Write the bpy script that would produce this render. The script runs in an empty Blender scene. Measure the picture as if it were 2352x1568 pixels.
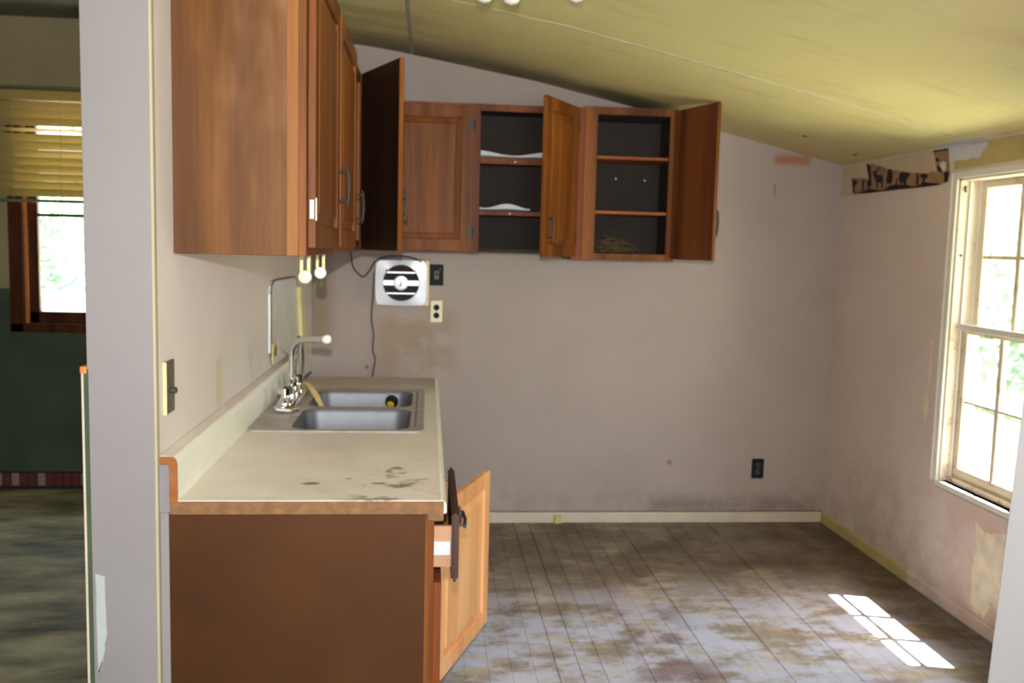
import bpy, bmesh, math, random
from mathutils import Vector, Matrix, noise
random.seed(7)
SC = bpy.context.scene
COL = SC.collection
PI = math.pi

# ------------------------------------------------------------------ camera
EYE = Vector((0, 0, 1.4905))
yaw, pitch, roll = .0926, .1023, .0251
fw = Vector((math.sin(yaw)*math.cos(pitch), math.cos(yaw)*math.cos(pitch), -math.sin(pitch)))
rt0 = Vector((math.cos(yaw), -math.sin(yaw), 0)); up0 = rt0.cross(fw)
rt = math.cos(roll)*rt0 + math.sin(roll)*up0
up = -math.sin(roll)*rt0 + math.cos(roll)*up0
cam = bpy.data.cameras.new('camera'); camo = bpy.data.objects.new('camera', cam); COL.objects.link(camo)
camo.matrix_world = Matrix(((rt.x, up.x, -fw.x, EYE.x), (rt.y, up.y, -fw.y, EYE.y), (rt.z, up.z, -fw.z, EYE.z), (0, 0, 0, 1)))
cam.sensor_width = 36; cam.lens = 2120.9/2352*36
cam.clip_start = .05; cam.clip_end = 200
cam.dof.use_dof = True; cam.dof.focus_distance = 1.05; cam.dof.aperture_fstop = 10.5
SC.camera = camo
# ------------------------------------------------------------------ colour management, world, sun, lights
SC.view_settings.view_transform = 'Standard'; SC.view_settings.look = 'None'
SC.view_settings.gamma = 1; SC.view_settings.use_curve_mapping = False
SC.view_settings.exposure = 0.0
SC.cycles.use_denoising = True
SC.cycles.max_bounces = 10; SC.cycles.diffuse_bounces = 7; SC.cycles.transparent_max_bounces = 16
SC.cycles.sample_clamp_indirect = 12
W = bpy.data.worlds.new('world'); SC.world = W; W.use_nodes = True
wn = W.node_tree.nodes; wl = W.node_tree.links
bg = wn['Background']
sky = wn.new('ShaderNodeTexSky'); sky.sky_type = 'NISHITA'; sky.sun_disc = False
SUNDIR = Vector((-1/1.93, .10, -1)).normalized()       # travel direction of the sunlight
sky.sun_elevation = math.asin(-SUNDIR.z); sky.sun_rotation = math.atan2(-SUNDIR.x, -SUNDIR.y)
sky.air_density = 1.3; sky.dust_density = 3.0
wl.new(sky.outputs[0], bg.inputs[0]); bg.inputs[1].default_value = 1.45

def light(name, kind, loc, direction, energy, color=(1, 1, 1), **kw):
    d = bpy.data.lights.new(name, kind); d.energy = energy; d.color = color
    for k, v in kw.items(): setattr(d, k, v)
    o = bpy.data.objects.new(name, d); COL.objects.link(o); o.location = loc
    o.rotation_euler = Vector(direction).to_track_quat('-Z', 'Y').to_euler()
    return o
light('sun', 'SUN', (6, 3, 9), SUNDIR, 86, (1, .97, .92), angle=.012)
# daylight of the room behind the photographer (its window stands in wall_rear)
lr = light('rear_window_light', 'AREA', (.75, -1.93, 1.75), (0, 1, .22), 80, (.78, .89, 1), shape='RECTANGLE', size=1.5, size_y=1.3)
# the camera's own flash, just above the lens
light('camera_flash', 'SPOT', EYE + up*.135 - fw*.03, fw, 255, (1, .97, .93), shadow_soft_size=.012, spot_size=1.5, spot_blend=.6)
def portal(name, loc, direction, sx, sy):
    o = light(name, 'AREA', loc, direction, 1, shape='RECTANGLE', size=sx, size_y=sy); o.data.cycles.is_portal = True
portal('portal_right', (2.36, 3.335, 1.17), (-1, 0, 0), .9, 1.35)
portal('portal_left', (-1.75, 5.72, 1.6), (0, -1, 0), 1.4, 1.4)

# ------------------------------------------------------------------ constants
XL, XR, YB = -.598, 2.224, 4.878
XP = -.743            # far side of the partition
YE = 2.088            # partition end
YF = 5.561            # outer wall of the left room
PROFILE = [(-.60, 2.512), (-.365, 2.491), (-.152, 2.464), (.539, 2.348), (1.023, 2.243), (1.509, 2.134), (2.224, 1.968)]
def ceil_z(x):
    for (a, za), (b, zb) in zip(PROFILE, PROFILE[1:]):
        if x <= b: return za + (zb-za)*(x-a)/(b-a)
    return PROFILE[-1][1]

# ------------------------------------------------------------------ materials
def C3(r, g, b):
    f = lambda c: (c/255/12.92) if c/255 <= .04045 else ((c/255+.055)/1.055)**2.4
    return (f(r), f(g), f(b), 1)
class M:
    """tiny node helper"""
    def __init__(s, name, rough=.6, metal=0, spec=.5):
        s.m = bpy.data.materials.new(name); s.m.use_nodes = True
        s.n = s.m.node_tree.nodes; s.l = s.m.node_tree.links; s.b = s.n['Principled BSDF']
        s.b.inputs['Roughness'].default_value = rough; s.b.inputs['Metallic'].default_value = metal
        s.b.inputs['Specular IOR Level'].default_value = spec
        s.tc = s.n.new('ShaderNodeTexCoord'); s.co = s.tc.outputs['Object']
    def map(s, scale=(1, 1, 1), loc=(0, 0, 0), rot=(0, 0, 0)):
        k = s.n.new('ShaderNodeMapping'); s.l.new(s.co, k.inputs[0])
        k.inputs['Scale'].default_value = scale; k.inputs['Location'].default_value = loc; k.inputs['Rotation'].default_value = rot
        return k.outputs[0]
    def noise(s, scale=5, detail=4, rough=.55, vec=None, dist=0):
        k = s.n.new('ShaderNodeTexNoise'); s.l.new(vec or s.co, k.inputs['Vector'])
        k.inputs['Scale'].default_value = scale; k.inputs['Detail'].default_value = detail
        k.inputs['Roughness'].default_value = rough; k.inputs['Distortion'].default_value = dist
        return k.outputs['Fac']
    def ramp(s, fac, stops):
        k = s.n.new('ShaderNodeValToRGB'); s.l.new(fac, k.inputs[0]); e = k.color_ramp.elements
        while len(e) < len(stops): e.new(.5)
        for q, (p, c) in zip(e, stops):
            q.position = p; q.color = c if len(c) == 4 else (*c, 1)
        return k.outputs[0]
    def val(s, fac, a, b, lo=0., hi=1.):
        k = s.n.new('ShaderNodeMapRange'); s.l.new(fac, k.inputs[0]); k.interpolation_type = 'SMOOTHSTEP'
        for i, v in zip((1, 2, 3, 4), (a, b, lo, hi)): k.inputs[i].default_value = v
        return k.outputs[0]
    def math(s, op, a, b=None):
        k = s.n.new('ShaderNodeMath'); k.operation = op
        for i, v in enumerate((a, b)):
            if v is None: continue
            if isinstance(v, (int, float)): k.inputs[i].default_value = v
            else: s.l.new(v, k.inputs[i])
        return k.outputs[0]
    def mix(s, fac, a, b, mode='MIX'):
        k = s.n.new('ShaderNodeMix'); k.data_type = 'RGBA'; k.blend_type = mode
        for i, v in ((0, fac), (6, a), (7, b)):
            if isinstance(v, (int, float)): k.inputs[i].default_value = v
            elif isinstance(v, tuple): k.inputs[i].default_value = v
            else: s.l.new(v, k.inputs[i])
        return k.outputs[2]
    def xyz(s):
        k = s.n.new('ShaderNodeSeparateXYZ'); s.l.new(s.co, k.inputs[0]); return k.outputs
    def rnd(s):
        return s.n.new('ShaderNodeObjectInfo').outputs['Random']
    def world(s):
        g = s.n.new('ShaderNodeNewGeometry'); s.co = g.outputs['Position']; return s
    def col(s, c):
        if isinstance(c, tuple): s.b.inputs['Base Color'].default_value = c
        else: s.l.new(c, s.b.inputs['Base Color'])
        return s
    def bump(s, h, strength=.3, dist=.01):
        k = s.n.new('ShaderNodeBump'); s.l.new(h, k.inputs['Height']); k.inputs['Strength'].default_value = strength
        k.inputs['Distance'].default_value = dist; s.l.new(k.outputs[0], s.b.inputs['Normal']); return s
    def ro(s, v): s.l.new(v, s.b.inputs['Roughness']); return s

def plain(name, c, rough=.6, metal=0, var=.12, scale=8, spec=.5):
    k = M(name, rough, metal, spec); f = k.noise(scale, 3)
    lo = tuple(x*(1-var) for x in c[:3])+(1,); hi = tuple(min(1, x*(1+var)) for x in c[:3])+(1,)
    k.col(k.ramp(f, [(.3, lo), (.7, hi)])); return k.m

def wood(name, c1, c2, c3, axis='z', rough=.52, grain=26, per_object=True, worn=.0):
    k = M(name, rough, 0, .22)
    if per_object:
        a = k.n.new('ShaderNodeVectorMath'); a.operation = 'SCALE'; k.l.new(k.rnd(), a.inputs['Scale']); a.inputs[0].default_value = (7, 5, 3)
        b = k.n.new('ShaderNodeVectorMath'); k.l.new(k.co, b.inputs[0]); k.l.new(a.outputs[0], b.inputs[1]); k.co = b.outputs[0]
    sc = {'z': (1, 1, .05), 'y': (1, .05, 1), 'x': (.05, 1, 1)}[axis]
    v = k.map(sc)
    f1 = k.noise(9, 3, .5, v, .6); f2 = k.noise(grain*4, 3, .6, v)
    f = k.math('ADD', k.math('MULTIPLY', f1, .75), k.math('MULTIPLY', f2, .25))
    c = k.ramp(f, [(.34, c1), (.5, c2), (.66, c3)])
    if worn:
        wv = k.noise(3.2, 4, .6, k.map((1, 1, .35), (4, 2, 9)))
        c = k.mix(k.val(wv, .52, .72, 0, worn), c, C3(176, 128, 92))
    k.col(c); k.bump(f2, .12, .002); return k.m

MT = {}
# walls --------------------------------------------------------------------
def wall_paint(name, base, stains=()):
    k = M(name, .62).world()
    f = k.noise(1.6, 4, .6); g = k.noise(11, 5, .6)
    c = k.ramp(f, [(.3, tuple(x*.93 for x in base[:3])), (.7, tuple(min(1, x*1.05) for x in base[:3]))])
    x, y, z = k.xyz()
    # grime that gathers along the bottom of the wall
    low = k.math('MULTIPLY', k.val(z, .42, .02), k.val(g, .42, .68))
    c = k.mix(k.math('MULTIPLY', low, .25), c, C3(110, 92, 76))
    for (ax, a0, a1, z0, z1, sc, amt, thr, cc) in stains:
        u = x if ax == 'x' else y
        m = k.math('MULTIPLY', k.math('MULTIPLY', k.val(u, a0-sc, a0+sc), k.val(u, a1+sc, a1-sc)),
                   k.math('MULTIPLY', k.val(z, z0-sc, z0+sc), k.val(z, z1+sc, z1-sc)))
        m = k.math('MULTIPLY', m, k.val(k.noise(6, 5, .65), thr-.12, thr+.12))
        c = k.mix(k.math('MULTIPLY', m, amt), c, cc)
    k.col(c); k.bump(k.noise(60, 3), .08, .003)
    return k.m
WALLC = C3(162, 147, 141)
MT['back'] = wall_paint('paint_back_wall', WALLC, [
    ('x', -.27, .14, .80, 1.16, .08, .55, .44, C3(140, 112, 66)),
    ('x', -.70, -.50, .95, 1.55, .05, .6, .3, C3(120, 100, 62)),  # darker olive strip up the left corner
    ('x', 1.84, 2.04, 1.965, 2.015, .02, .8, .40, C3(150, 92, 48)),
    ('x', 1.325, 1.352, .322, .345, .008, .9, .2, C3(150, 84, 50)),
    ('x', 1.848, 1.856, 1.80, 1.86, .005, .8, .2, C3(110, 70, 60)),
    ('x', -.32, -.305, .83, .85, .006, .8, .2, C3(90, 60, 60)),
    ('x', 1.2, 2.2, .05, .14, .05, .5, .5, C3(96, 74, 58))])
MT['left'] = wall_paint('paint_left_wall', C3(214, 206, 202), [
    ('y', 2.68, 2.76, 1.01, 1.15, .012, .5, .3, C3(190, 178, 130)),
    ('y', 3.05, 3.35, .98, 1.12, .05, .3, .5, C3(150, 130, 90))])
MT['right'] = wall_paint('paint_right_wall', C3(212, 195, 184), [
    ('y', 2.5, 4.6, .05, .45, .10, .22, .5, C3(120, 94, 76)),
    ('y', 3.25, 3.55, .05, .5, .10, .4, .4, C3(205, 160, 120))])
MT['pillar'] = wall_paint('paint_partition_end', C3(132, 126, 127))
MT['cream'] = plain('cream_patch', C3(196, 178, 150), .7, var=.08)
MT['yellowpatch'] = plain('yellowed_strip', C3(186, 168, 112), .7, var=.12)
MT['plaster'] = plain('plaster_patch', C3(224, 210, 182), .8, var=.15, scale=14)
MT['white_plaster'] = plain('white_filler', C3(205, 205, 205), .8, var=.06)
MT['corner_bead'] = plain('cream_corner_bead', C3(170, 160, 134), .6, var=.05)
# ceiling --------------------------------------------------------------------
k = M('stained_yellow_ceiling', .68).world()
x, y, z = k.xyz()
f = k.noise(1.1, 4, .55, k.map((1, .55, 1))); f2 = k.noise(3.6, 5, .6, k.map((.7, 2.4, 1)))
c = k.ramp(f, [(.3, C3(208, 192, 138)), (.5, C3(214, 204, 144)), (.72, C3(218, 210, 150))])
c = k.mix(k.val(f2, .5, .75, 0, .3), c, C3(178, 150, 92))
brown = k.math('MULTIPLY', k.val(y, 3.5, 4.8), k.val(k.noise(1.7, 3), .25, .6, .55, 1))
c = k.mix(k.math('MULTIPLY', brown, .4), c, C3(170, 142, 96))
# black mould against the back wall, with the cabinet door's shadow painted in
dm = k.math('MULTIPLY', k.val(y, 4.42, 4.86), k.math('MULTIPLY', k.val(x, 1.45, 1.05), k.val(x, -1.2, .5, .45, 1)))
c = k.mix(k.math('MULTIPLY', dm, k.val(k.noise(2.2, 4), .3, .62, .45, .95)), c, C3(74, 68, 52))
gm = k.math('MULTIPLY', k.val(x, .35, -.5), k.val(f2, .36, .6))
c = k.mix(k.math('MULTIPLY', gm, .4), c, C3(116, 108, 70))
k.col(c); k.bump(k.noise(22, 4), .1, .004); MT['ceiling'] = k.m
MT['seam'] = plain('pale_ceiling_tape', C3(205, 196, 168), .7, var=.12, scale=20)
MT['ceil_grey'] = plain('grey_tape', C3(150, 148, 140), .7, var=.2, scale=20)
MT['side_ceiling'] = plain('grey_ceiling_paint', C3(104, 102, 90), .7)
MT['rust'] = plain('rusty_nail_spot', C3(96, 66, 50), .8)
# floor boards ---------------------------------------------------------------
k = M('worn_painted_floorboards', .55).world()
x, y, z = k.xyz()
base = k.ramp(k.noise(2.6, 5, .65, k.map((1.6, .8, 1))), [(.30, C3(118, 102, 82)), (.5, C3(148, 134, 114)), (.66, C3(170, 158, 140))])
grain = k.noise(30, 4, .6, k.map((1, .06, 1)))
base = k.mix(k.val(grain, .42, .7, 0, .35), base, C3(88, 74, 60))
# per board tint
base = k.mix(k.math('MULTIPLY', k.rnd(), .22), base, C3(112, 82, 78))
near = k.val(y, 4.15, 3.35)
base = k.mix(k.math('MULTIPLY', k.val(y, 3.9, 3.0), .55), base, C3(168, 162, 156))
paint = k.noise(3.4, 7, .72, k.map((1.0, 1.7, 1), (3, 1, 0), (0, 0, .12)))
lil_sheen = k.math('MULTIPLY', k.val(paint, .40, .56), near)
base = k.mix(k.math('MULTIPLY', lil_sheen, .86), base, C3(204, 212, 240))  # bluish paint, with the reflected window sheen at the front coloured in
tan_ = k.val(k.noise(4.6, 6, .68, k.map((.8, 2.0, 1), (7, 3, 0), (0, 0, .15))), .52, .62)
base = k.mix(k.math('MULTIPLY', tan_, .62), base, C3(200, 186, 160))
red = k.math('MULTIPLY', k.math('MULTIPLY', k.val(x, .70, .85), k.val(x, 1.12, .98)), k.val(k.noise(6, 4), .46, .6))
base = k.mix(k.math('MULTIPLY', k.math('MULTIPLY', red, near), .7), base, C3(112, 78, 84))
wh = k.val(k.noise(5.2, 6, .72, k.map((.8, 2.2, 1), (1, 9, 0), (0, 0, .1))), .635, .69)
base = k.mix(k.math('MULTIPLY', wh, .85), base, C3(226, 226, 230))
# dirt in a band along the right hand wall and at the back
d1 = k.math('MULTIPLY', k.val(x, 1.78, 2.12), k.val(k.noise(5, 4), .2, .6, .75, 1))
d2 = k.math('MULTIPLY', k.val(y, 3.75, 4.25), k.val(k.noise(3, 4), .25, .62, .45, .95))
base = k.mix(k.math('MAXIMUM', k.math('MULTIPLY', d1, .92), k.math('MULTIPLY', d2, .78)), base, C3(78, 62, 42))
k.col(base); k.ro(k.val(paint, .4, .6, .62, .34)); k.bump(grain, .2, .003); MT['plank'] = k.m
MT['subfloor'] = plain('dark_subfloor', C3(84, 72, 60), .9)
k = M('dark_worn_side_floor', .75).world()
c = k.ramp(k.noise(2.4, 5, .6, k.map((.8, 2.2, 1))), [(.34, C3(92, 88, 66)), (.52, C3(160, 148, 108)), (.68, C3(200, 190, 148))])
k.col(c); MT['side_floor'] = k.m
MT['base_pale'] = plain('pale_baseboard_paint', C3(196, 182, 164), .55, var=.1)
MT['base_yellow'] = plain('yellowed_baseboard', C3(186, 170, 110), .6, var=.12)
# wood -----------------------------------------------------------------------
MT['oak'] = wood('stained_oak', C3(80, 40, 13), C3(112, 62, 21), C3(138, 80, 30))
MT['oak_side'] = wood('stained_oak_side_panel', C3(72, 41, 15), C3(90, 54, 22), C3(112, 70, 30), grain=20, per_object=False, worn=.4)
MT['oak_edge'] = wood('golden_oak_edge', C3(108, 66, 28), C3(128, 80, 36), C3(146, 96, 48), grain=20)
MT['oak_h'] = wood('stained_oak_rail', C3(112, 56, 22), C3(152, 82, 38), C3(180, 104, 52), 'x')
MT['oak_red'] = wood('reddish_oak', C3(88, 42, 20), C3(116, 58, 28), C3(138, 74, 38))
MT['oak_light'] = wood('pale_honey_oak', C3(206, 140, 88), C3(226, 164, 108), C3(236, 184, 132), grain=14)
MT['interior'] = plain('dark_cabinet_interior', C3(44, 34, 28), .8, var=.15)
MT['inner_shaded'] = wood('shaded_inner_door_face', C3(34, 20, 14), C3(44, 26, 18), C3(56, 34, 22))  # inner door wood darkened in colour for the shade on its wall-facing side
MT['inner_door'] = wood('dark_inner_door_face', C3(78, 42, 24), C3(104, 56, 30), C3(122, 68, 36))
MT['drawer_side'] = plain('unfinished_drawer_side', C3(172, 128, 96), .7)
MT['laminate'] = None
k = M('brown_end_panel_board', .55, 0, .25)
c = k.ramp(k.noise(1.7, 4, .6), [(.3, C3(56, 29, 6)), (.5, C3(66, 35, 7)), (.75, C3(80, 43, 9))])
spk = k.val(k.noise(9, 3, .5, k.map((1.2, 1, .5), (2, 3, 5))), .72, .76)
c = k.mix(k.math('MULTIPLY', spk, .5), c, C3(196, 170, 150))
k.col(c); k.bump(k.noise(60, 2), .05, .002); MT['panel'] = k.m
MT['window_wood'] = wood('dark_brown_window_wood', C3(46, 22, 12), C3(74, 38, 20), C3(104, 60, 30), rough=.35)
MT['chip'] = plain('raw_chipboard_edge', C3(122, 86, 54), .8, var=.25, scale=40)
MT['chip_orange'] = plain('raw_splash_edge', C3(142, 84, 40), .8, var=.2, scale=30)
MT['drawer_dark'] = plain('dark_drawer_edge', C3(62, 32, 26), .5)
MT['mid_grey'] = plain('grey_filler', C3(124, 118, 122), .8)
MT['orange_wood'] = plain('raw_orange_wood', C3(190, 116, 58), .7, var=.2, scale=30)
# worktop --------------------------------------------------------------------
k = M('dirty_cream_laminate', .40).world()
x, y, z = k.xyz()
c = k.ramp(k.noise(5, 5, .6), [(.3, C3(216, 207, 198)), (.7, C3(230, 222, 213))])
c = k.mix(k.math('MULTIPLY', k.val(y, 3.55, 3.95), .65), c, C3(142, 124, 96))
c = k.mix(k.math('MULTIPLY', k.val(y, 2.35, 2.1), k.val(k.noise(9, 4), .4, .65, .1, .4)), c, C3(190, 180, 154))
sm = k.math('MULTIPLY', k.val(x, -.22, -.10), k.math('MULTIPLY', k.val(y, 2.55, 2.40), k.val(k.noise(15, 4), .55, .68)))
c = k.mix(k.math('MULTIPLY', sm, .8), c, C3(92, 76, 66))
pk = k.math('MULTIPLY', k.val(x, -.14, -.02), k.math('MULTIPLY', k.val(y, 2.38, 2.26), k.val(k.noise(26, 3), .5, .62)))
c = k.mix(k.math('MULTIPLY', pk, .8), c, C3(226, 206, 204))
for (sx, sy, r_) in ((-.277, 2.256, .016), (-.075, 2.416, .012), (-.113, 2.257, .014), (-.19, 2.30, .006)):
    dx = k.math('MULTIPLY', k.math('SUBTRACT', x, sx), .55); dy = k.math('SUBTRACT', y, sy)
    d = k.math('SQRT', k.math('ADD', k.math('MULTIPLY', dx, dx), k.math('MULTIPLY', dy, dy)))
    d = k.math('ADD', d, k.math('MULTIPLY', k.math('SUBTRACT', k.noise(30, 3), .5), .02))
    c = k.mix(k.math('MULTIPLY', k.val(d, r_, r_*.4), .8), c, C3(74, 60, 54))
k.col(c); k.ro(k.val(k.noise(6, 4), .35, .65, .35, .6)); MT['worktop'] = k.m
MT['splash'] = plain('pale_laminate_splash', C3(240, 240, 230), .32, var=.03)
# metals / misc
MT['steel'] = plain('brushed_steel', (.16, .165, .185, 1), .5, .7, .06, 30)
MT['steel_dull'] = plain('water_stained_steel', (.45, .43, .40, 1), .5, .5, .15, 14)
MT['chrome'] = plain('chrome', (.82, .83, .86, 1), .08, 1, .02)
MT['fan_white'] = plain('polished_pale_fan_cover', (.80, .82, .92, 1), .3, .25, .03)
MT['zinc'] = plain('zinc_slide', (.75, .80, .84, 1), .4, .6, .08)
MT['brass'] = plain('aged_brass', (.23, .20, .14, 1), .4, .8, .2, 30)
MT['iron'] = plain('black_iron', (.035, .026, .022, 1), .55, 0, .2)
MT['black'] = plain('black_plastic', (.012, .013, .016, 1), .6, spec=.15)
MT['void'] = plain('dark_opening', (.02, .012, .012, 1), .8)
MT['cream_plastic'] = plain('cream_plastic', C3(222, 208, 150), .4, var=.04)
MT['ivory'] = plain('ivory_plastic', C3(226, 216, 184), .4, var=.04)
MT['white_plastic'] = plain('white_plastic', C3(236, 236, 228), .3, var=.02)
MT['cord'] = plain('grey_cord', C3(84, 76, 74), .5)
MT['cord_black'] = plain('black_cord', C3(34, 28, 30), .5)
MT['yellow_stick'] = plain('yellow_wood', C3(232, 206, 140), .6, var=.15, scale=20)
MT['yellow'] = plain('yellow_plastic', C3(206, 160, 40), .4)
MT['paper'] = plain('white_paper', C3(214, 222, 228), .7, var=.08)
MT['nest'] = plain('dry_nest_litter', C3(104, 86, 62), .95, var=.4, scale=40)
MT['mirror'] = plain('clouded_metal_sheet', (.70, .73, .68, 1), .32, .35, .06, 6)
MT['trim_white'] = plain('glossy_white_trim', C3(226, 222, 212), .4, var=.04)
k = M('chipped_window_paint', .5)
c = k.mix(k.val(k.noise(14, 5, .7), .56, .62, 0, .7), C3(214, 200, 178), C3(176, 148, 112)); k.col(c); MT['sash'] = k.m
MT['door_white'] = plain('cool_white_gloss', C3(240, 240, 250), .35, var=.02)
MT['bordertan'] = plain('tan_border_paper', C3(150, 118, 84), .8, var=.2, scale=18)
MT['borderblack'] = plain('black_print', C3(26, 20, 18), .7, var=.3)
MT['greenwall'] = plain('dark_green_paint', C3(58, 72, 50), .6, var=.25, scale=4)
MT['olivewall'] = plain('drab_olive_wall', C3(152, 138, 106), .7, var=.08, scale=3)
MT['greentrim'] = plain('dull_green_trim', C3(110, 108, 72), .5)
MT['brick_red'] = plain('dark_red_brick_print', C3(92, 34, 30), .6, var=.25)
MT['brick_pale'] = plain('chipped_pale_brick', C3(136, 114, 98), .7, var=.3, scale=30)
k = M('aged_yellow_blind_slat', .55)
k.col(C3(186, 164, 104)); k.b.inputs['Transmission Weight'].default_value = 0
tr = k.n.new('ShaderNodeBsdfTranslucent'); tr.inputs[0].default_value = C3(206, 186, 108)
mx = k.n.new('ShaderNodeMixShader'); mx.inputs[0].default_value = .30
k.l.new(k.b.outputs[0], mx.inputs[1]); k.l.new(tr.outputs[0], mx.inputs[2]); k.l.new(mx.outputs[0], k.n['Material Output'].inputs[0]); MT['slat'] = k.m
def glass(name, dirt, dirtc):
    k = M(name); n, l = k.n, k.l
    tr = n.new('ShaderNodeBsdfTransparent'); gl = n.new('ShaderNodeBsdfGlossy'); gl.inputs['Roughness'].default_value = .02
    fr = n.new('ShaderNodeLayerWeight'); fr.inputs[0].default_value = .06
    a = n.new('ShaderNodeMixShader'); l.new(fr.outputs[0], a.inputs[0]); l.new(tr.outputs[0], a.inputs[1]); l.new(gl.outputs[0], a.inputs[2])
    df = n.new('ShaderNodeBsdfTranslucent'); df.inputs[0].default_value = dirtc
    b = n.new('ShaderNodeMixShader'); dm = k.val(k.noise(5, 4), .3, .7, dirt*.5, dirt); l.new(dm, b.inputs[0])
    l.new(a.outputs[0], b.inputs[1]); l.new(df.outputs[0], b.inputs[2]); l.new(b.outputs[0], n['Material Output'].inputs[0])
    return k.m
MT['glass'] = glass('dusty_window_glass', .07, (.9, .95, .9, 1))
# outdoors
k = M('foliage', .5)
c = k.ramp(k.noise(1.3, 3), [(.3, C3(84, 136, 104)), (.7, C3(128, 170, 128))]); k.col(c)
tr = k.n.new('ShaderNodeBsdfTranslucent'); tr.inputs[0].default_value = C3(96, 146, 70)
mx = k.n.new('ShaderNodeMixShader'); mx.inputs[0].default_value = .4
k.l.new(k.b.outputs[0], mx.inputs[1]); k.l.new(tr.outputs[0], mx.inputs[2]); k.l.new(mx.outputs[0], k.n['Material Output'].inputs[0]); MT['leaf'] = k.m
MT['redleaf'] = plain('red_blossom', C3(226, 82, 52), .6)
MT['bark'] = plain('grey_bark', C3(112, 98, 84), .9, var=.3, scale=12)
MT['grass'] = plain('mown_grass', C3(158, 160, 130), .9, var=.2, scale=2)
MT['gravel'] = plain('pale_gravel', C3(216, 208, 196), .95, var=.1, scale=3)
MT['concrete'] = plain('pale_concrete', C3(190, 190, 186), .9, var=.1)
MT['siding'] = plain('exterior_siding', C3(214, 208, 196), .8)
MT['shingle'] = plain('soffit_board', C3(186, 180, 170), .8)

# ------------------------------------------------------------------ mesh building
ORG = {}
class B:
    def __init__(s, mat=None): s.bm = bmesh.new(); s.T = mat or Matrix.Identity(4)
    def _v(s, co): return s.bm.verts.new(s.T @ Vector(co))
    def box(s, x0, x1, y0, y1, z0, z1, bev=0, seg=1):
        if x0 > x1: x0, x1 = x1, x0
        if y0 > y1: y0, y1 = y1, y0
        if z0 > z1: z0, z1 = z1, z0
        vs = [s._v((x, y, z)) for x in (x0, x1) for y in (y0, y1) for z in (z0, z1)]
        fs = [s.bm.faces.new([vs[i] for i in q]) for q in ((0, 1, 3, 2), (4, 6, 7, 5), (0, 4, 5, 1), (2, 3, 7, 6), (0, 2, 6, 4), (1, 5, 7, 3))]
        if bev:
            es = {e for f in fs for e in f.edges}
            bmesh.ops.bevel(s.bm, geom=list(es), offset=bev, segments=seg, affect='EDGES', profile=.5)
        return s
    def prism(s, pts, a, b, axis='y', bev=0):
        """polygon pts extruded from a to b along axis; pts are the two other coordinates in order"""
        def mk(p, t):
            return {'x': (t, p[0], p[1]), 'y': (p[0], t, p[1]), 'z': (p[0], p[1], t)}[axis]
        lo = [s._v(mk(p, a)) for p in pts]; hi = [s._v(mk(p, b)) for p in pts]
        fs = [s.bm.faces.new(lo), s.bm.faces.new(hi[::-1])]
        n = len(pts)
        for i in range(n): fs.append(s.bm.faces.new((lo[i], hi[i], hi[(i+1) % n], lo[(i+1) % n])))
        if bev:
            es = {e for e in fs[0].edges} | {e for e in fs[1].edges}
            bmesh.ops.bevel(s.bm, geom=list(es), offset=bev, segments=2, affect='EDGES')
        return s
    def tube(s, pts, r, seg=10, caps=True):
        pts = [Vector(p) for p in pts]; n = len(pts)
        rs = r if isinstance(r, (list, tuple)) else [r]*n
        rings = []; ref = None
        for i, p in enumerate(pts):
            t = (pts[min(i+1, n-1)] - pts[max(i-1, 0)]).normalized()
            if ref is None: ref = t.orthogonal().normalized()
            ref = (ref - t*ref.dot(t)).normalized(); bn = t.cross(ref)
            rings.append([s._v(p + (ref*math.cos(a)+bn*math.sin(a))*rs[i]) for a in [2*PI*j/seg for j in range(seg)]])
        for a, b in zip(rings, rings[1:]):
            for j in range(seg): s.bm.faces.new((a[j], a[(j+1) % seg], b[(j+1) % seg], b[j]))
        if caps: s.bm.faces.new(rings[0][::-1]); s.bm.faces.new(rings[-1])
        return s
    def lathe(s, prof, c, axis='z', seg=20):
        """prof: list of (radius, height); c: centre"""
        rings = []
        for r, h in prof:
            ring = []
            for j in range(seg):
                a = 2*PI*j/seg; u, v = r*math.cos(a), r*math.sin(a)
                o = {'z': (u, v, h), 'y': (u, h, v), 'x': (h, u, v)}[axis]
                ring.append(s._v((c[0]+o[0], c[1]+o[1], c[2]+o[2])))
            rings.append(ring)
        for a, b in zip(rings, rings[1:]):
            for j in range(seg): s.bm.faces.new((a[j], a[(j+1) % seg], b[(j+1) % seg], b[j]))
        s.bm.faces.new(rings[0]); s.bm.faces.new(rings[-1][::-1]); return s
    def build(s, name, mat, parent=None, smooth=False, origin=None):
        o_w = Vector(origin) if origin is not None else Vector(ORG.get(parent.name, (0, 0, 0)) if parent else (0, 0, 0))
        p_w = Vector(ORG.get(parent.name, (0, 0, 0))) if parent else Vector((0, 0, 0))
        bmesh.ops.recalc_face_normals(s.bm, faces=s.bm.faces)
        for v in s.bm.verts: v.co -= o_w
        me = bpy.data.meshes.new(name); s.bm.to_mesh(me); s.bm.free()
        me.materials.append(MT[mat] if isinstance(mat, str) else mat)
        if smooth:
            for p in me.polygons: p.use_smooth = True
            try: me.set_sharp_from_angle(angle=math.radians(40))
            except Exception: pass
        o = bpy.data.objects.new(name, me); COL.objects.link(o); o.location = o_w - p_w
        if parent: o.parent = parent
        ORG[o.name] = tuple(o_w); return o
def tag(o, label=None, cat=None, group=None, kind=None):
    if label: o['label'] = label
    if cat: o['category'] = cat
    if group: o['group'] = group
    if kind: o['kind'] = kind
    return o
def thing(name, loc, label, cat, group=None):
    o = bpy.data.objects.new(name, None); o.empty_display_size = .05; COL.objects.link(o); o.location = loc
    ORG[o.name] = tuple(loc); return tag(o, label, cat, group)
def struct(o, label): return tag(o, label, None, None, 'structure')
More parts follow.
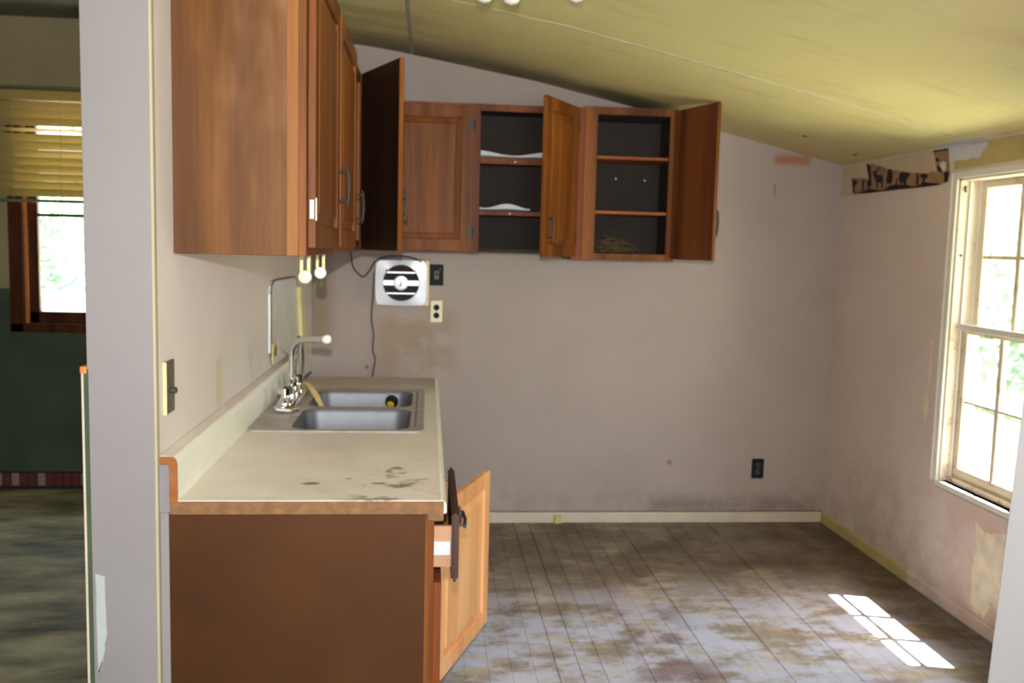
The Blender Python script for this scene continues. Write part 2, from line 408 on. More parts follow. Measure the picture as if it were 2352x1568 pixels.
def frame_T(H, d, n):
    """local x -> d (width), local y -> n (outward normal), local z up, origin H"""
    d = Vector(d).normalized(); n = Vector(n).normalized()
    return Matrix(((d.x, n.x, 0, H[0]), (d.y, n.y, 0, H[1]), (0, 0, 1, H[2]), (0, 0, 0, 1)))

# ================================================================== STRUCTURE
# --- kitchen floor: narrow boards running away from the camera
fl = struct(B().box(-4.0, XR+.02, -2.0, YB+.02, -.06, -.021).build('floor', 'subfloor'), 'kitchen floor of narrow worn boards with peeling grey paint')
PWD = .0825; x = XL + .0; X0 = .40 - 13*PWD
col_i = 0
xx = X0
while xx < XR:
    a, b = max(xx, XL+.002), min(xx+PWD-.0004, XR-.002)
    if round((xx-X0)/PWD) in (13, 14, 19, 20, 26, 17, 23): b -= .0022
    if b - a > .012:
        yy = .9 - random.random()*1.2
        while yy < YB-.005:
            L = random.uniform(1.3, 2.9); e = min(yy+L, YB-.005)
            if YB - e < .4: e = YB-.005
            dz = random.uniform(-.0016, .0006)
            B().box(a, b, yy, e-.0015, -.02, dz, .0012).build('floorboard', 'plank', fl, origin=((a+b)/2, (yy+e)/2, 0))
            yy = e
    xx += PWD
# the ground under the photographer and the side room
struct(B().box(-4.0, XL-.002, -2.0, YE-.0, -.02, .0).build('floor_side_near', 'side_floor'), 'worn bare floor of the dark side room, near part')
struct(B().box(-4.0, XP, YE, YF, -.02, .001).build('floor_side', 'side_floor'), 'mottled dark floor of the side room beyond the partition')
# --- walls
wb = struct(B().box(XL-.145, XR+.16, YB, YB+.14, -.05, 2.75).build('wall_back', 'back'), 'pinkish beige back wall with grease stains')
wl_ = struct(B().box(XP+.003, XL, YE+.003, YB, 0, 2.62).box(XP+.003, XL-.005, YB, YF, 0, 2.75).build('wall_left', 'left'), 'left partition wall carrying the sink run')
pe = struct(B().box(XP, XL-.001, YE, YE+.0045, 0, 2.62, .001).build('wall_partition_end', 'pillar'), 'pale end face of the partition wall, close to the camera')
B().box(XL-.004, XL+.003, YE-.001, YE+.02, .0, 2.55, .0015).build('corner_bead', 'corner_bead', pe)
# exposed filler low down on the end face
def blob(pts, jag, rng, n=5):
    out = []
    for (a, b), (c, d) in zip(pts, pts[1:]+pts[:1]):
        for i in range(n):
            t = i/n; out.append((a+(c-a)*t+rng.uniform(-jag, jag), b+(d-b)*t+rng.uniform(-jag, jag)))
    return out
rg = random.Random(3)
B().prism(blob([(-.733, .735), (-.716, .73), (-.712, .60), (-.722, .53), (-.733, .50)], .002, rg), YE-.0012, YE+.001, 'y').build('bare_filler_patch', 'zinc', pe)
# side-room face of the partition: panelling and chair rail end
sp = struct(B().box(XP-.011, XP+.003, YE-.002, YF, 0, 1.20).build('wall_partition_panelling', 'greenwall'), 'panelling on the side room face of the partition')
B().box(XP-.011, XP-.006, YE-.006, YE-.002, 0, 1.19, .001).build('edge_trim', 'base_pale', sp)
B().box(XP-.015, XP+.001, YE-.004, YE+.4, 1.188, 1.206, .004, 2).build('chair_rail', 'orange_wood', sp)
# right wall with the window opening
WY0, WY1, WZ0, WZ1 = 2.95, 3.75, .53, 1.825
wr = struct(B().box(XR, XR+.13, WY1, YB, -.05, 2.3).box(XR, XR+.13, -2, WY0, -.05, 2.3)
            .box(XR, XR+.13, WY0, WY1, -.05, WZ0).box(XR, XR+.13, WY0, WY1, WZ1, 2.3).build('wall_right', 'right'), 'right wall with the sash window and peeling paint')
def patch(pts, name, mat, jag=.006, n=6, th=.0016, parent=wr, seed=1):
    rg = random.Random(seed)
    return B().prism(blob(pts, jag, rg, n), XR-th, XR+.002, 'x').build(name, mat, parent)
patch([(4.876, 1.80), (4.0, 1.818), (3.86, 1.82), (3.86, 1.962), (4.876, 1.962)], 'bare_strip', 'cream', .002, 8, .001, seed=2)
patch([(3.80, 1.865), (2.3, 1.865), (2.3, 1.962), (3.80, 1.962)], 'yellowed_strip', 'yellowpatch', .002, 8, .001, seed=4)
patch([(3.86, 1.89), (3.62, 1.90), (3.56, 1.962), (3.87, 1.962)], 'white_filler', 'white_plaster', .008, 5, .002, seed=5)
patch([(3.455, .435), (3.39, .40), (3.30, .43), (3.22, .45), (3.20, .12), (3.26, .10), (3.31, .16), (3.36, .07), (3.44, .08), (3.46, .20), (3.43, .31)],
      'bare_plaster', 'plaster', .009, 4, .002, seed=6)
patch([(3.905, .90), (3.88, .905), (3.875, .80), (3.892, .755), (3.90, .80), (3.915, .83)], 'bare_plaster', 'plaster', .004, 4, .0015, seed=8)
patch([(3.885, 1.12), (3.872, 1.12), (3.868, .93), (3.880, .93)], 'paint_scrape', 'plaster', .001, 4, .001, seed=9)
# remaining shell, out of the picture or in the side room
struct(B().box(-4.1, -3.95, -2, YF+.1, -.05, 2.75).build('wall_side_far', 'olivewall'), 'far wall of the side room')
struct(B().box(-4.1, -.2, -2.15, -2.0, -.05, 2.75).box(1.6, XR+.13, -2.15, -2.0, -.05, 2.75).box(-.2, 1.6, -2.15, -2, -.05, .75).box(-.2, 1.6, -2.15, -2, 2.15, 2.75)
       .build('wall_rear', 'pillar'), 'wall behind the photographer with its window opening')
# outer wall of the side room with window opening
LX0, LX1, LZ0, LZ1 = -2.335, -1.15, .96, 2.235
struct(B().box(-4.0, LX0, YF, YF+.14, 1.18, 2.75).box(LX1, XP+.003, YF, YF+.14, 1.18, 2.75).box(LX0, LX1, YF, YF+.14, LZ1, 2.75)
       .build('wall_side_upper', 'olivewall'), 'drab upper wall of the side room')
struct(B().box(-4.0, LX0, YF, YF+.14, -.05, 1.18).box(LX1, XP+.003, YF, YF+.14, -.05, 1.18).box(LX0, LX1, YF, YF+.14, -.05, LZ0)
       .build('wall_side_lower', 'greenwall'), 'dark green lower wall of the side room')
# border of little printed bricks along the bottom
bb = struct(B().box(-3.9, XP-.012, YF-.012, YF, 0, .105, .002).build('baseboard_side', 'void'), 'dark baseboard with a worn brick border')
rg = random.Random(11)
bx = -3.0; first = {}
while bx < XP-.08:
    pale = rg.random() < .3
    B().box(bx, bx+.044, YF-.018, YF-.011, .022, .098, .002).build('brick', 'brick_pale' if pale else 'brick_red', bb, origin=(bx, YF-.015, .06))
    bx += .049
# ceilings
cl = thing('ceiling', (0, 0, 0), None, None); struct(cl, 'sloping ceiling of yellowed panels with mould stains and a painted-in shadow')
def ceil_panel(y0, y1, xa, xb):
    pts = [(xa, ceil_z(xa))] + [p for p in PROFILE if xa < p[0] < xb] + [(xb, ceil_z(xb))]
    poly = pts + [(p[0], p[1]+.03) for p in reversed(pts)]
    B().prism(poly, y0+.0015, y1-.0015, 'y').build('ceiling_panel', 'ceiling', cl)
ceil_panel(3.68, YB+.01, -.60, -.099); ceil_panel(3.68, YB+.01, -.097, XR+.01)
ceil_panel(2.46, 3.68, -.60, XR+.01)
for a, b in ((1.24, 2.46), (.02, 1.24), (-1.2, .02), (-2.05, -1.2)):
    ceil_panel(a, b, -.60, .82); ceil_panel(a, b, .822, XR+.01)
def tape_x(y, w, mat='seam'):
    pts = [(xa, ceil_z(xa)-.0012) for xa in [XL+.02+i*(XR-.03-XL)/40 for i in range(41)]]
    bm = B(); rg = random.Random(5)
    for (xa, za), (xb, zb) in zip(pts, pts[1:]):
        ww = w*rg.uniform(.75, 1.15); yo = rg.uniform(-.002, .002)
        bm.prism([(xa, za), (xb, zb), (xb, zb+.0025), (xa, za+.0025)], y-ww/2+yo, y+ww/2+yo, 'y')
    return bm.build('seam_tape', mat, cl)
tape_x(3.68, .028)
B().prism([(-.107, ceil_z(-.107)-.001), (-.089, ceil_z(-.089)-.001), (-.089, ceil_z(-.089)+.003), (-.107, ceil_z(-.107)+.003)], 3.7, YB-.004, 'y').build('seam_tape', 'ceil_grey', cl)
B().prism([(XR-.035, ceil_z(XR-.035)-.003), (XR-.001, ceil_z(XR)-.003), (XR-.001, ceil_z(XR)+.004), (XR-.035, ceil_z(XR-.035)+.004)], 3.55, 3.9, 'y').build('filler_ridge', 'white_plaster', cl)
for (nx, ny) in ((1.82, 4.43), (2.12, 4.52)):
    B().lathe([(.001, -.004), (.012, -.002), (.014, 0), (.010, .003)], (nx, ny, ceil_z(nx)-.001), 'z', 10).build('nail_spot', 'rust', cl)
struct(B().box(-4.0, XP+.003, -2.05, YF+.02, 2.705, 2.75).box(-.75, -.55, -2.05, YE, 2.50, 2.75).build('ceiling_side', 'side_ceiling'), 'dark grey ceiling of the side room')
# white cased opening edge on the far right, close to the camera; leans a little
T = Matrix.Translation((1.400, 1.95, 0)) @ Matrix.Rotation(.046, 4, 'Y')
tw = struct(B(T).box(0, .125, 0, .16, -.02, 2.135, .006, 2).build('trim_1', 'door_white'), 'white casing of the opening at the right edge')
B().prism([(1.515, 0), (XR, 0), (XR, ceil_z(XR)), (1.62, ceil_z(1.62))], 1.98, 2.09, 'y').build('wall_stub', 'pillar', tw)
# baseboards and odd trim
bk = struct(B().prism([(YB-.012, 0), (YB, 0), (YB, .056), (YB-.007, .056), (YB-.012, .048)], XL+.002, XR-.012, 'x').build('baseboard_back', 'base_pale'), 'low pale baseboard along the back wall')
B().box(XL, XR-.005, YB-.004, YB, .058, .061).build('dark_line_bead', 'rust', bk)  # thin dark brown line just above the baseboard
struct(B().prism([(XR-.012, 0), (XR, 0), (XR, .058), (XR-.007, .058), (XR-.012, .05)], 3.93, YB-.013, 'y').build('baseboard_right', 'base_yellow'), 'yellowed piece of baseboard in the right corner')
struct(B().prism([(XR-.012, 0), (XR, 0), (XR, .058), (XR-.007, .058), (XR-.012, .05)], 2.3, 3.927, 'y').build('baseboard_right_near', 'right'), 'dusty pink baseboard under the window')
tag(B().box(.705, .745, YB-.036, YB-.0125, 0, .042, .003).build('wood_block', 'base_yellow'), 'small yellow block of wood on the floor against the back baseboard', 'block')

# ================================================================== WINDOW 1 (right wall)
w1 = struct(B().box(XR-.014, XR+.001, WY1-.003, WY1+.036, WZ0-.005, WZ1-.004, .003)      # far casing
            .box(XR-.014, XR+.001, WY0-.044, WY0+.003, WZ0-.005, WZ1-.004, .003)
            .box(XR-.014, XR+.001, WY0-.044, WY1+.036, WZ1-.0035, WZ1+.024, .003)
            .build('window_1', 'trim_white'), 'white painted sash window in the right wall')
B().box(XR-.019, XR-.0135, WY1+.026, WY1+.038, WZ0-.005, WZ1+.022, .002).build('casing_bead', 'trim_white', w1)
B().box(XR, XR+.13, WY1-.012, WY1, WZ0, WZ1).box(XR, XR+.13, WY0, WY0+.012, WZ0, WZ1).box(XR, XR+.13, WY0, WY1, WZ1-.012, WZ1).box(XR+.03, XR+.13, WY0, WY1, WZ0, WZ0+.02).build('window_jamb', 'sash', w1)
B().box(XR+.038, XR+.046, WY1-.022, WY1-.012, WZ0, WZ1-.012).box(XR+.086, XR+.094, WY1-.022, WY1-.012, WZ0, WZ1-.012).build('parting_bead', 'trim_white', w1)
def sash(x0, z0, z1, bot, top, stile=.042, name='sash'):
    t = .032; b = B(); ya, yb = WY0+.013, WY1-.013
    b.box(x0, x0+t, ya, ya+stile, z0, z1, .002).box(x0, x0+t, yb-stile, yb, z0, z1, .002)
    b.box(x0, x0+t, ya+stile-.001, yb-stile+.001, z0, z0+bot, .002).box(x0, x0+t, ya+stile-.001, yb-stile+.001, z1-top, z1, .002)
    o = b.build(name, 'sash', w1)
    gy0, gy1, gz0, gz1 = ya+stile, yb-stile, z0+bot, z1-top
    w = (gy1-gy0)/3; h = (gz1-gz0)/2; m = .0135
    for i in (1, 2): B().box(x0+.004, x0+t-.004, gy0+w*i-m, gy0+w*i+m, gz0, gz1, .003).build('muntin', 'sash', o)
    B().box(x0+.005, x0+t-.005, gy0, gy1, gz0+h-m*.55, gz0+h+m*.55, .003).build('muntin', 'sash', o)
    for i in range(3):
        for j in range(2):
            B().box(x0+t/2-.0012, x0+t/2+.0012, gy0+w*i+m*.6, gy0+w*(i+1)-m*.6, gz0+h*j+m*.5, gz0+h*(j+1)-m*.5).build('pane', 'glass', o)
    return o
sash(XR+.05, WZ0+.02, 1.205, .045, .035)            # lower
up_s = sash(XR+.090, 1.172, WZ1-.012, .034, .03, name='upper_sash')
B().box(XR+.028, XR+.052, WY0+.013, WY1-.013, 1.185, 1.212, .004, 2).build('meeting_rail', 'trim_white', w1)
st = B().box(XR-.012, XR+.045, WY0-.04, WY1+.012, WZ0-.026, WZ0, .005, 2).build('window_stool', 'trim_white', w1)
B().box(XR-.012, XR+.001, WY0-.04, WY1+.01, WZ0-.085, WZ0-.027, .003).build('window_apron', 'right', w1)
B().lathe([(.001, -.002), (.006, -.001), (.006, .001)], (XR+.02, WY1-.014, 1.50), 'y', 8).build('nail', 'rust', w1)
B().tube([(XR+.02, WY1-.015, 1.79), (XR+.015, WY1-.02, 1.775), (XR+.02, WY1-.018, 1.765)], .004, 6).build('latch', 'iron', w1)

# ================================================================== WINDOW 2 (side room) with blinds
w2 = struct(B().box(LX0-.055, LX0+.02, YF-.02, YF, LZ0-.03, LZ1+.05, .004).box(LX1-.02, LX1+.055, YF-.02, YF, LZ0-.03, LZ1+.05, .004)
            .box(LX0-.055, LX1+.055, YF-.02, YF, LZ0-.03, LZ0+.02, .004).build('window_2', 'window_wood'), 'dark wooden window of the side room')
B().box(LX0-.08, LX1+.08, YF-.035, YF, LZ1+.0, LZ1+.07, .005).box(LX0-.09, LX1+.09, YF-.045, YF, LZ1+.07, LZ1+.085, .004).build('head_casing', 'greentrim', w2)
B().box(LX0, LX0+.02, YF, YF+.12, LZ0, LZ1).box(LX1-.02, LX1, YF, YF+.12, LZ0, LZ1).box(LX0, LX1, YF, YF+.12, LZ0, LZ0+.02).box(LX0, LX1, YF, YF+.12, LZ1-.02, LZ1).build('window_jamb', 'window_wood', w2)
B().box(LX0+.02, LX0+.036, YF+.01, YF+.03, LZ0, LZ1).build('stop_bead', 'orange_wood', w2)
s2 = B().box(LX0+.03, LX0+.085, YF+.04, YF+.08, LZ0+.02, LZ1-.02, .003).box(LX1-.085, LX1-.03, YF+.04, YF+.08, LZ0+.02, LZ1-.02, .003).box(LX0+.03, LX1-.03, YF+.04, YF+.08, LZ0+.02, LZ0+.085, .003) \
    .box(LX0+.03, LX1-.03, YF+.04, YF+.08, LZ1-.08, LZ1-.02, .003).build('sash', 'window_wood', w2)
B().box(LX0+.085, LX1-.085, YF+.045, YF+.07, 1.596, 1.614, .002).build('meeting_rail', 'window_wood', s2)
B().box(LX0+.08, LX1-.08, YF+.058, YF+.061, LZ0+.08, 1.597).build('pane', 'glass', s2)
B().box(LX0+.08, LX1-.08, YF+.058, YF+.061, 1.612, LZ1-.075).build('pane', 'glass', s2)
vb = thing('window_blind', (-1.8, YF-.06, 2.30), 'yellowed slatted blind half lowered over the side room window', 'blind')
B().box(-2.50, -1.08, YF-.09, YF-.045, 2.235, 2.29, .004).build('head_rail', 'slat', vb)
rg = random.Random(2)
n = 12
for i in range(n):
    z = 2.205 - i*.0435; tilt = -.95
    if i == 3: tilt = -.30
    if i == 6: tilt = -.80
    T = Matrix.Translation((-1.79, YF-.066, z + rg.uniform(-.001, .001))) @ Matrix.Rotation(tilt, 4, 'X') @ Matrix.Rotation(rg.uniform(-.003, .003), 4, 'Y')
    B(T).box(-.70, .70, -.0255, .0255, -.001, .001).build('slat', 'slat', vb)
B().box(-2.49, -1.09, YF-.085, YF-.045, 1.672, 1.69, .004).build('bottom_rail', 'greentrim', vb)
for cx in (-2.32, -2.06, -1.5): B().tube([(cx, YF-.092, 2.24), (cx, YF-.092, 1.69)], .0018, 5).build('ladder_cord', 'slat', vb)

# ================================================================== CABINET PARTS
def door(name, H, d, n, w, h, mat, parent, handle_u=None, handle_z=.13, t=.019, inner='inner_door', hinges=True, handle_len=.096, hinge_mat='iron'):
    """H = hinge corner (bottom), d = width direction, n = outward normal. The door lies between local y=0 and y=t."""
    T = frame_T(H, d, n); s = .058
    b = B(T)
    b.box(0, s, 0, t, 0, h, .002).box(w-s, w, 0, t, 0, h, .002).box(s-.001, w-s+.001, 0, t, 0, s, .002).box(s-.001, w-s+.001, 0, t, h-s, h, .002)
    dr = b.build(name, mat, parent)
    # raised panel: field with bevelled border
    p = B(T); i0 = s-.004; i1 = s+.030
    def ring(i, y): return [p._v((i, y, i)), p._v((w-i, y, i)), p._v((w-i, y, h-i)), p._v((i, y, h-i))]
    r0, r1, r2, r3 = ring(i0, t*.42), ring(i1-.004, t*.72), ring(i1, t*.95), ring(i1+.001, t*.95)
    for A, Bq in ((r0, r1), (r1, r2)):
        for j in range(4): p.bm.faces.new((A[j], A[(j+1) % 4], Bq[(j+1) % 4], Bq[j]))
    p.bm.faces.new(r2); 
    for v in r3: p.bm.verts.remove(v)
    bk_ = ring(i0, t*.2)
    for j in range(4): p.bm.faces.new((r0[j], bk_[j], bk_[(j+1) % 4], r0[(j+1) % 4]))
    p.bm.faces.new(bk_[::-1])
    p.build('door_panel', mat, dr)
    if inner:
        B(T).box(.004, w-.004, -.0006, .003, .004, h-.004).build('inner_face', inner, dr)
    if handle_u is not None:
        hb = B(T); z0 = handle_z; z1 = z0+handle_len; u = handle_u
        for z in (z0+.004, z1-.004):
            hb.tube([(u, t-.002, z), (u, t+.024, z)], .0045, 8)
        hb.tube([(u, t+.024, z0-.014), (u, t+.026, z0), (u, t+.029, (z0+z1)/2), (u, t+.026, z1), (u, t+.024, z1+.014)], [.002, .005, .006, .005, .002], 8)
        hb.build('handle', 'iron', dr, smooth=True)
    if hinges:
        for z in (.07, h-.11):
            B(T).tube([(-.002, t*.5, z), (-.002, t*.5, z+.045)], .0055, 8).box(0, .02, t-.0005, t+.0015, z-.004, z+.05).build('hinge', hinge_mat, dr)
    return dr

# ---- left run above the sink
XF = -.290     # face of the frame
c1 = thing('wall_cabinet', (-.45, 2.9, 1.455), 'long oak wall cabinet above the counter, its big plain side nearest the camera', 'cabinet')
ZB, ZT = 1.455, 2.195
B().box(XL+.001, XF-.018, 2.25, 2.266, ZB, ZT, .001).build('side_panel', 'oak_side', c1)
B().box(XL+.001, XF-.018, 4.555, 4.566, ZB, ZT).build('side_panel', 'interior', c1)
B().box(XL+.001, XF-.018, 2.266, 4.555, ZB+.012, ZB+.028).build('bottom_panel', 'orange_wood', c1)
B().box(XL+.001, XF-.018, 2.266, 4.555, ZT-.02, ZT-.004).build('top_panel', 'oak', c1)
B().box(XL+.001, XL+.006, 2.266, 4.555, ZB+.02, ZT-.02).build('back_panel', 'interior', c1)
fr = B()
for (a, b) in ((2.25, 2.30), (2.88, 2.925), (3.515, 3.585), (3.955, 4.12)): fr.box(XF-.018, XF, a, b, ZB, ZT, .001)
fr.box(XF-.017, XF-.0008, 2.29, 4.10, ZB+.0008, ZB+.045, .001).box(XF-.017, XF-.0008, 2.29, 4.10, ZT-.045, ZT-.0008, .001)
fr.box(XF-.018, XF, 4.118, 4.548, ZB, ZT, .001)
fr.build('face_frame', 'oak', c1)
for z in (1.70, 1.94): B().box(XL+.007, XF-.03, 3.56, 3.98, z, z+.016).build('shelf', 'oak', c1)
door('door', (XF+.001, 2.272, ZB+.02), (0, 1), (1, 0), .600, ZT-ZB-.035, 'oak', c1, .575, .135, hinge_mat='white_plastic')
door('door', (XF+.001, 2.915, ZB+.02), (0, 1), (1, 0), .600, ZT-ZB-.035, 'oak', c1, .575, .10)
ang = .42
door('door', (XF+.004, 3.975, ZB+.005), (math.sin(ang), -math.cos(ang)), (math.cos(ang), math.sin(ang)), .415, ZT-ZB-.01, 'oak', c1, .385, .14, inner='inner_shaded')

B().box(-.335, XF-.018, 2.2478, 2.2502, ZB+.0005, ZT-.001, .0006).build('edge_strip', 'oak_edge', c1)
# ---- back run, left cabinet
YFc = 4.57
c2 = thing('wall_cabinet', (.05, 4.7, 1.457), 'oak wall cabinet above the fan with one door closed and one open', 'cabinet')
XA, XB2 = -.285, .704
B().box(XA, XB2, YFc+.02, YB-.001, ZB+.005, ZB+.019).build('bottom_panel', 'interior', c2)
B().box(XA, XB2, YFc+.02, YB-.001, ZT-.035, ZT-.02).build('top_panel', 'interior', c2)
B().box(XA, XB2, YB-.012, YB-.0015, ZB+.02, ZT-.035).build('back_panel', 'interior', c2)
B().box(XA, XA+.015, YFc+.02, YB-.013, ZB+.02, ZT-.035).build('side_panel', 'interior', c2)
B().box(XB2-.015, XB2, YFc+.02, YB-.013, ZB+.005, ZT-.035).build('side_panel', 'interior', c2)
f2 = B().box(XA, -.16, YFc, YFc+.019, ZB, ZT-.018, .001).box(.192, .246, YFc, YFc+.019, ZB-.002, ZT-.018, .001).box(.672, XB2, YFc, YFc+.019, ZB, ZT-.018, .001) \
    .box(XA+.001, XB2-.001, YFc+.0008, YFc+.018, ZT-.052, ZT-.0188, .001).box(-.17, .20, YFc+.0008, YFc+.018, ZB+.001, ZB+.04, .001)
f2.build('face_frame', 'oak_red', c2)
B().box(.247, XB2-.016, YFc+.035, YB-.013, 1.905, 1.922).box(.247, .671, YFc+.024, YFc+.036, 1.892, 1.925, .002).build('shelf', 'oak_red', c2)
B().box(.247, XB2-.016, YFc+.035, YB-.013, 1.648, 1.662).box(.247, .671, YFc+.024, YFc+.036, 1.642, 1.664, .002).build('shelf', 'oak_red', c2)
for (px, pz) in ((.42, 1.905), (.40, 1.652)):
    B().lathe([(.001, -.002), (.004, -.001), (.004, .001)], (px, YFc+.023, pz), 'y', 8).build('screw', 'white_plastic', c2)
door('door', (.212, YFc-.001, ZB+.006), (-1, 0), (0, -1), .425, ZT-ZB-.04, 'oak', c2, .355, .10)
dD = Vector((.505-.712, 4.205-4.555, 0)).normalized()
door('door', (.712, YFc-.012, 1.447), (dD.x, dD.y), (-dD.y*1.0, dD.x*1.0), .405, .725, 'oak', c2, .36, .085)
# ---- back run, right cabinet
c3 = thing('wall_cabinet', (.965, 4.7, 1.435), 'oak wall cabinet at the right end of the back wall, litter inside', 'cabinet')
X3, X4, Z3, Z4 = .7065, 1.226, 1.435, 2.186
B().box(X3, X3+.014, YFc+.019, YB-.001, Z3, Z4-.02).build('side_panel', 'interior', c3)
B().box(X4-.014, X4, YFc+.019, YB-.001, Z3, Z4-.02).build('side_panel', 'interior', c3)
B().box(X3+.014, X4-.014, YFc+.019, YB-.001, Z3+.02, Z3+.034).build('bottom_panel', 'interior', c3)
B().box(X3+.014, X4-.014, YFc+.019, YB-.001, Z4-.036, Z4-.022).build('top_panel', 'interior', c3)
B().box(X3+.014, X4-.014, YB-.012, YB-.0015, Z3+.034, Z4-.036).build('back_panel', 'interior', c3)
B().box(X3, X3+.05, YFc-.001, YFc+.019, Z3, Z4-.01, .001).build('filler_stile', 'oak_red', c3)
B().box(X3+.051, .822, YFc-.002, YFc+.019, Z3, Z4, .001).box(1.186, X4, YFc-.002, YFc+.019, Z3, Z4, .001).box(.82, 1.188, YFc-.0012, YFc+.018, Z3+.0006, Z3+.034, .001).box(.82, 1.188, YFc-.0012, YFc+.018, Z4-.038, Z4-.0006, .001).build('face_frame', 'oak', c3)
B().box(X3+.015, X4-.015, YFc+.03, YB-.013, 1.936, 1.950).build('shelf', 'oak_h', c3)
B().box(X3+.015, X4-.015, YFc+.03, YB-.013, 1.666, 1.680).build('shelf', 'oak_h', c3)
for (px, pz) in ((.98, 1.86), (1.135, 1.855)):
    B().lathe([(.001, -.003), (.005, -.001), (.005, .001)], (px, YB-.013, pz), 'y', 8).build('screw', 'white_plastic', c3)
dE = Vector((1.312-1.208, 4.235-4.555, 0)).normalized()
door('door', (1.206, YFc-.012, 1.447), (dE.x, dE.y), (-dE.y, dE.x), .355, .728, 'oak', c3, .325, .13)
# litter / nest in it
def tuft(name, cx, cy, z, rx, ry, rz, n, mat, label, cat, seed):
    rg = random.Random(seed); b = B()
    for i in range(n):
        a = rg.uniform(0, 2*PI); q = rg.random()**.6
        x_, y_ = cx+rx*q*math.cos(a), cy+ry*q*math.sin(a); h = rz*(1-q*.8)*rg.random()
        L = rg.uniform(.015, .05); b_ = rg.uniform(0, PI); e = rg.uniform(-.3, .5)
        dx, dy, dz = L*math.cos(b_), L*math.sin(b_), L*e*.6
        b.tube([(x_, y_, z+h+.002), (x_+dx*.5, y_+dy*.5, z+h+dz*.5+.006), (x_+dx, y_+dy, z+max(.002, h+dz))], .0016, 4)
    o = b.build(name, mat, origin=(cx, cy, z)); return tag(o, label, cat, kind='stuff')
tuft('nest_litter', .95, 4.72, Z3+.035, .11, .09, .11, 420, 'nest', 'heap of dry nest litter on the bottom of the right wall cabinet', 'litter', 4)
# shelf papers hanging over the shelves in the middle cabinet
for (z, xe, sd) in ((1.9225, .668, 1), (1.6645, .50, 2)):
    rg = random.Random(sd); b = B(); N = 26; rows = []
    for i in range(N+1):
        u = .25 + (xe-.25)*i/N; w = .5+.5*math.sin(i*.27+sd*2); hh = .010+.022*w
        rows.append([b._v((u, YFc+.18, z+.002)), b._v((u, YFc+.07, z+.003+hh*.3)), b._v((u, YFc+.035, z+.004+hh)), b._v((u, YFc+.028, z+.003+hh*.25))])
    for A, Bq in zip(rows, rows[1:]):
        for j in range(3): b.bm.faces.new((A[j], Bq[j], Bq[j+1], A[j+1]))
    tag(b.build('shelf_paper', 'paper', smooth=True, origin=(.45, YFc+.1, z)), 'curled white liner paper lying on the %s shelf of the middle wall cabinet' % ('upper' if sd == 1 else 'lower'), 'paper')

# ================================================================== BASE CABINET, WORKTOP, SINK
Y1, Y2 = 2.102, 4.096
bc = thing('base_cabinet', (-.28, 3.1, 0), 'brown base cabinet under the counter with an open door and drawer', 'cabinet')
B().box(XL+.018, .004, 2.118, 2.134, .0, .868).build('end_panel', 'panel', bc)
B().box(XL+.018, -.05, 4.07, 4.085, 0, .868).build('end_panel', 'panel', bc)
B().box(XL+.018, 0, 2.134, 4.07, .10, .115).build('bottom_panel', 'interior', bc)
B().box(-.05, -.038, 2.134, 4.07, 0, .10).build('toe_kick', 'interior', bc)
B().box(XL+.005, XL+.012, 2.134, 4.07, .10, .868).build('back_panel', 'interior', bc)
ff = B()
for (a, b_) in ((2.118, 2.16), (2.60, 2.66), (3.20, 3.25), (3.66, 3.70), (4.04, 4.085)): ff.box(.004, .024, a, b_, .10, .868, .001)
ff.box(.004, .024, 2.15, 4.05, .10, .135).box(.004, .024, 2.15, 4.05, .845, .868).box(.004, .024, 2.15, 4.05, .685, .705)
ff.build('face_frame', 'oak_red', bc)
B().box(.004, .0245, 2.1165, 2.1182, .10, .868).build('frame_edge', 'oak', bc)
B().box(XL+.0005, XL+.0175, 2.119, 2.134, 0, .868).build('scribe_strip', 'pillar', bc)
# open drawer
dw = B().prism([(2.14, .690), (2.60, .690), (2.60, .858), (2.14, .858)], .066, .084, 'x', .006).build('drawer', 'drawer_dark', bc)
B().box(-.40, .066, 2.155, 2.167, .722, .822).box(-.40, .066, 2.575, 2.587, .722, .822).box(-.40, .066, 2.167, 2.575, .725, .733).box(-.40, -.388, 2.167, 2.575, .733, .80).build('drawer_box', 'drawer_side', dw)
B().box(-.40, .064, 2.150, 2.155, .752, .786, .001).build('drawer_slide', 'zinc', dw)
B().tube([(.084, 2.32, .775), (.104, 2.32, .775)], .004, 8).tube([(.084, 2.42, .775), (.104, 2.42, .775)], .004, 8).tube([(.104, 2.305, .775), (.108, 2.37, .775), (.104, 2.435, .775)], .005, 8).build('drawer_handle', 'iron', dw, smooth=True)
# closed drawer fronts / doors further along
for (a, w) in ((2.65, .56), (3.24, .43), (3.69, .36)):
    B().prism([(a, .700), (a+w, .700), (a+w, .850), (a, .850)], .0245, .042, 'x', .005).build('drawer_front', 'oak', bc)
door('door', (.025, 3.24, .125), (0, 1), (1, 0), .43, .56, 'oak', bc, .39, .40)
door('door', (.025, 3.69, .125), (0, 1), (1, 0), .36, .56, 'oak', bc, .04, .40)
door('door', (.025, 2.15, .125), (0, 1), (1, 0), .44, .56, 'oak_red', bc, hinges=False)
dd = Vector((.218-.030, 3.25-2.76, 0)).normalized()
door('door', (.030, 2.76, .127), (dd.x, dd.y), (dd.y, -dd.x), .524, .565, 'oak_light', bc, .115, .49, handle_len=.042)

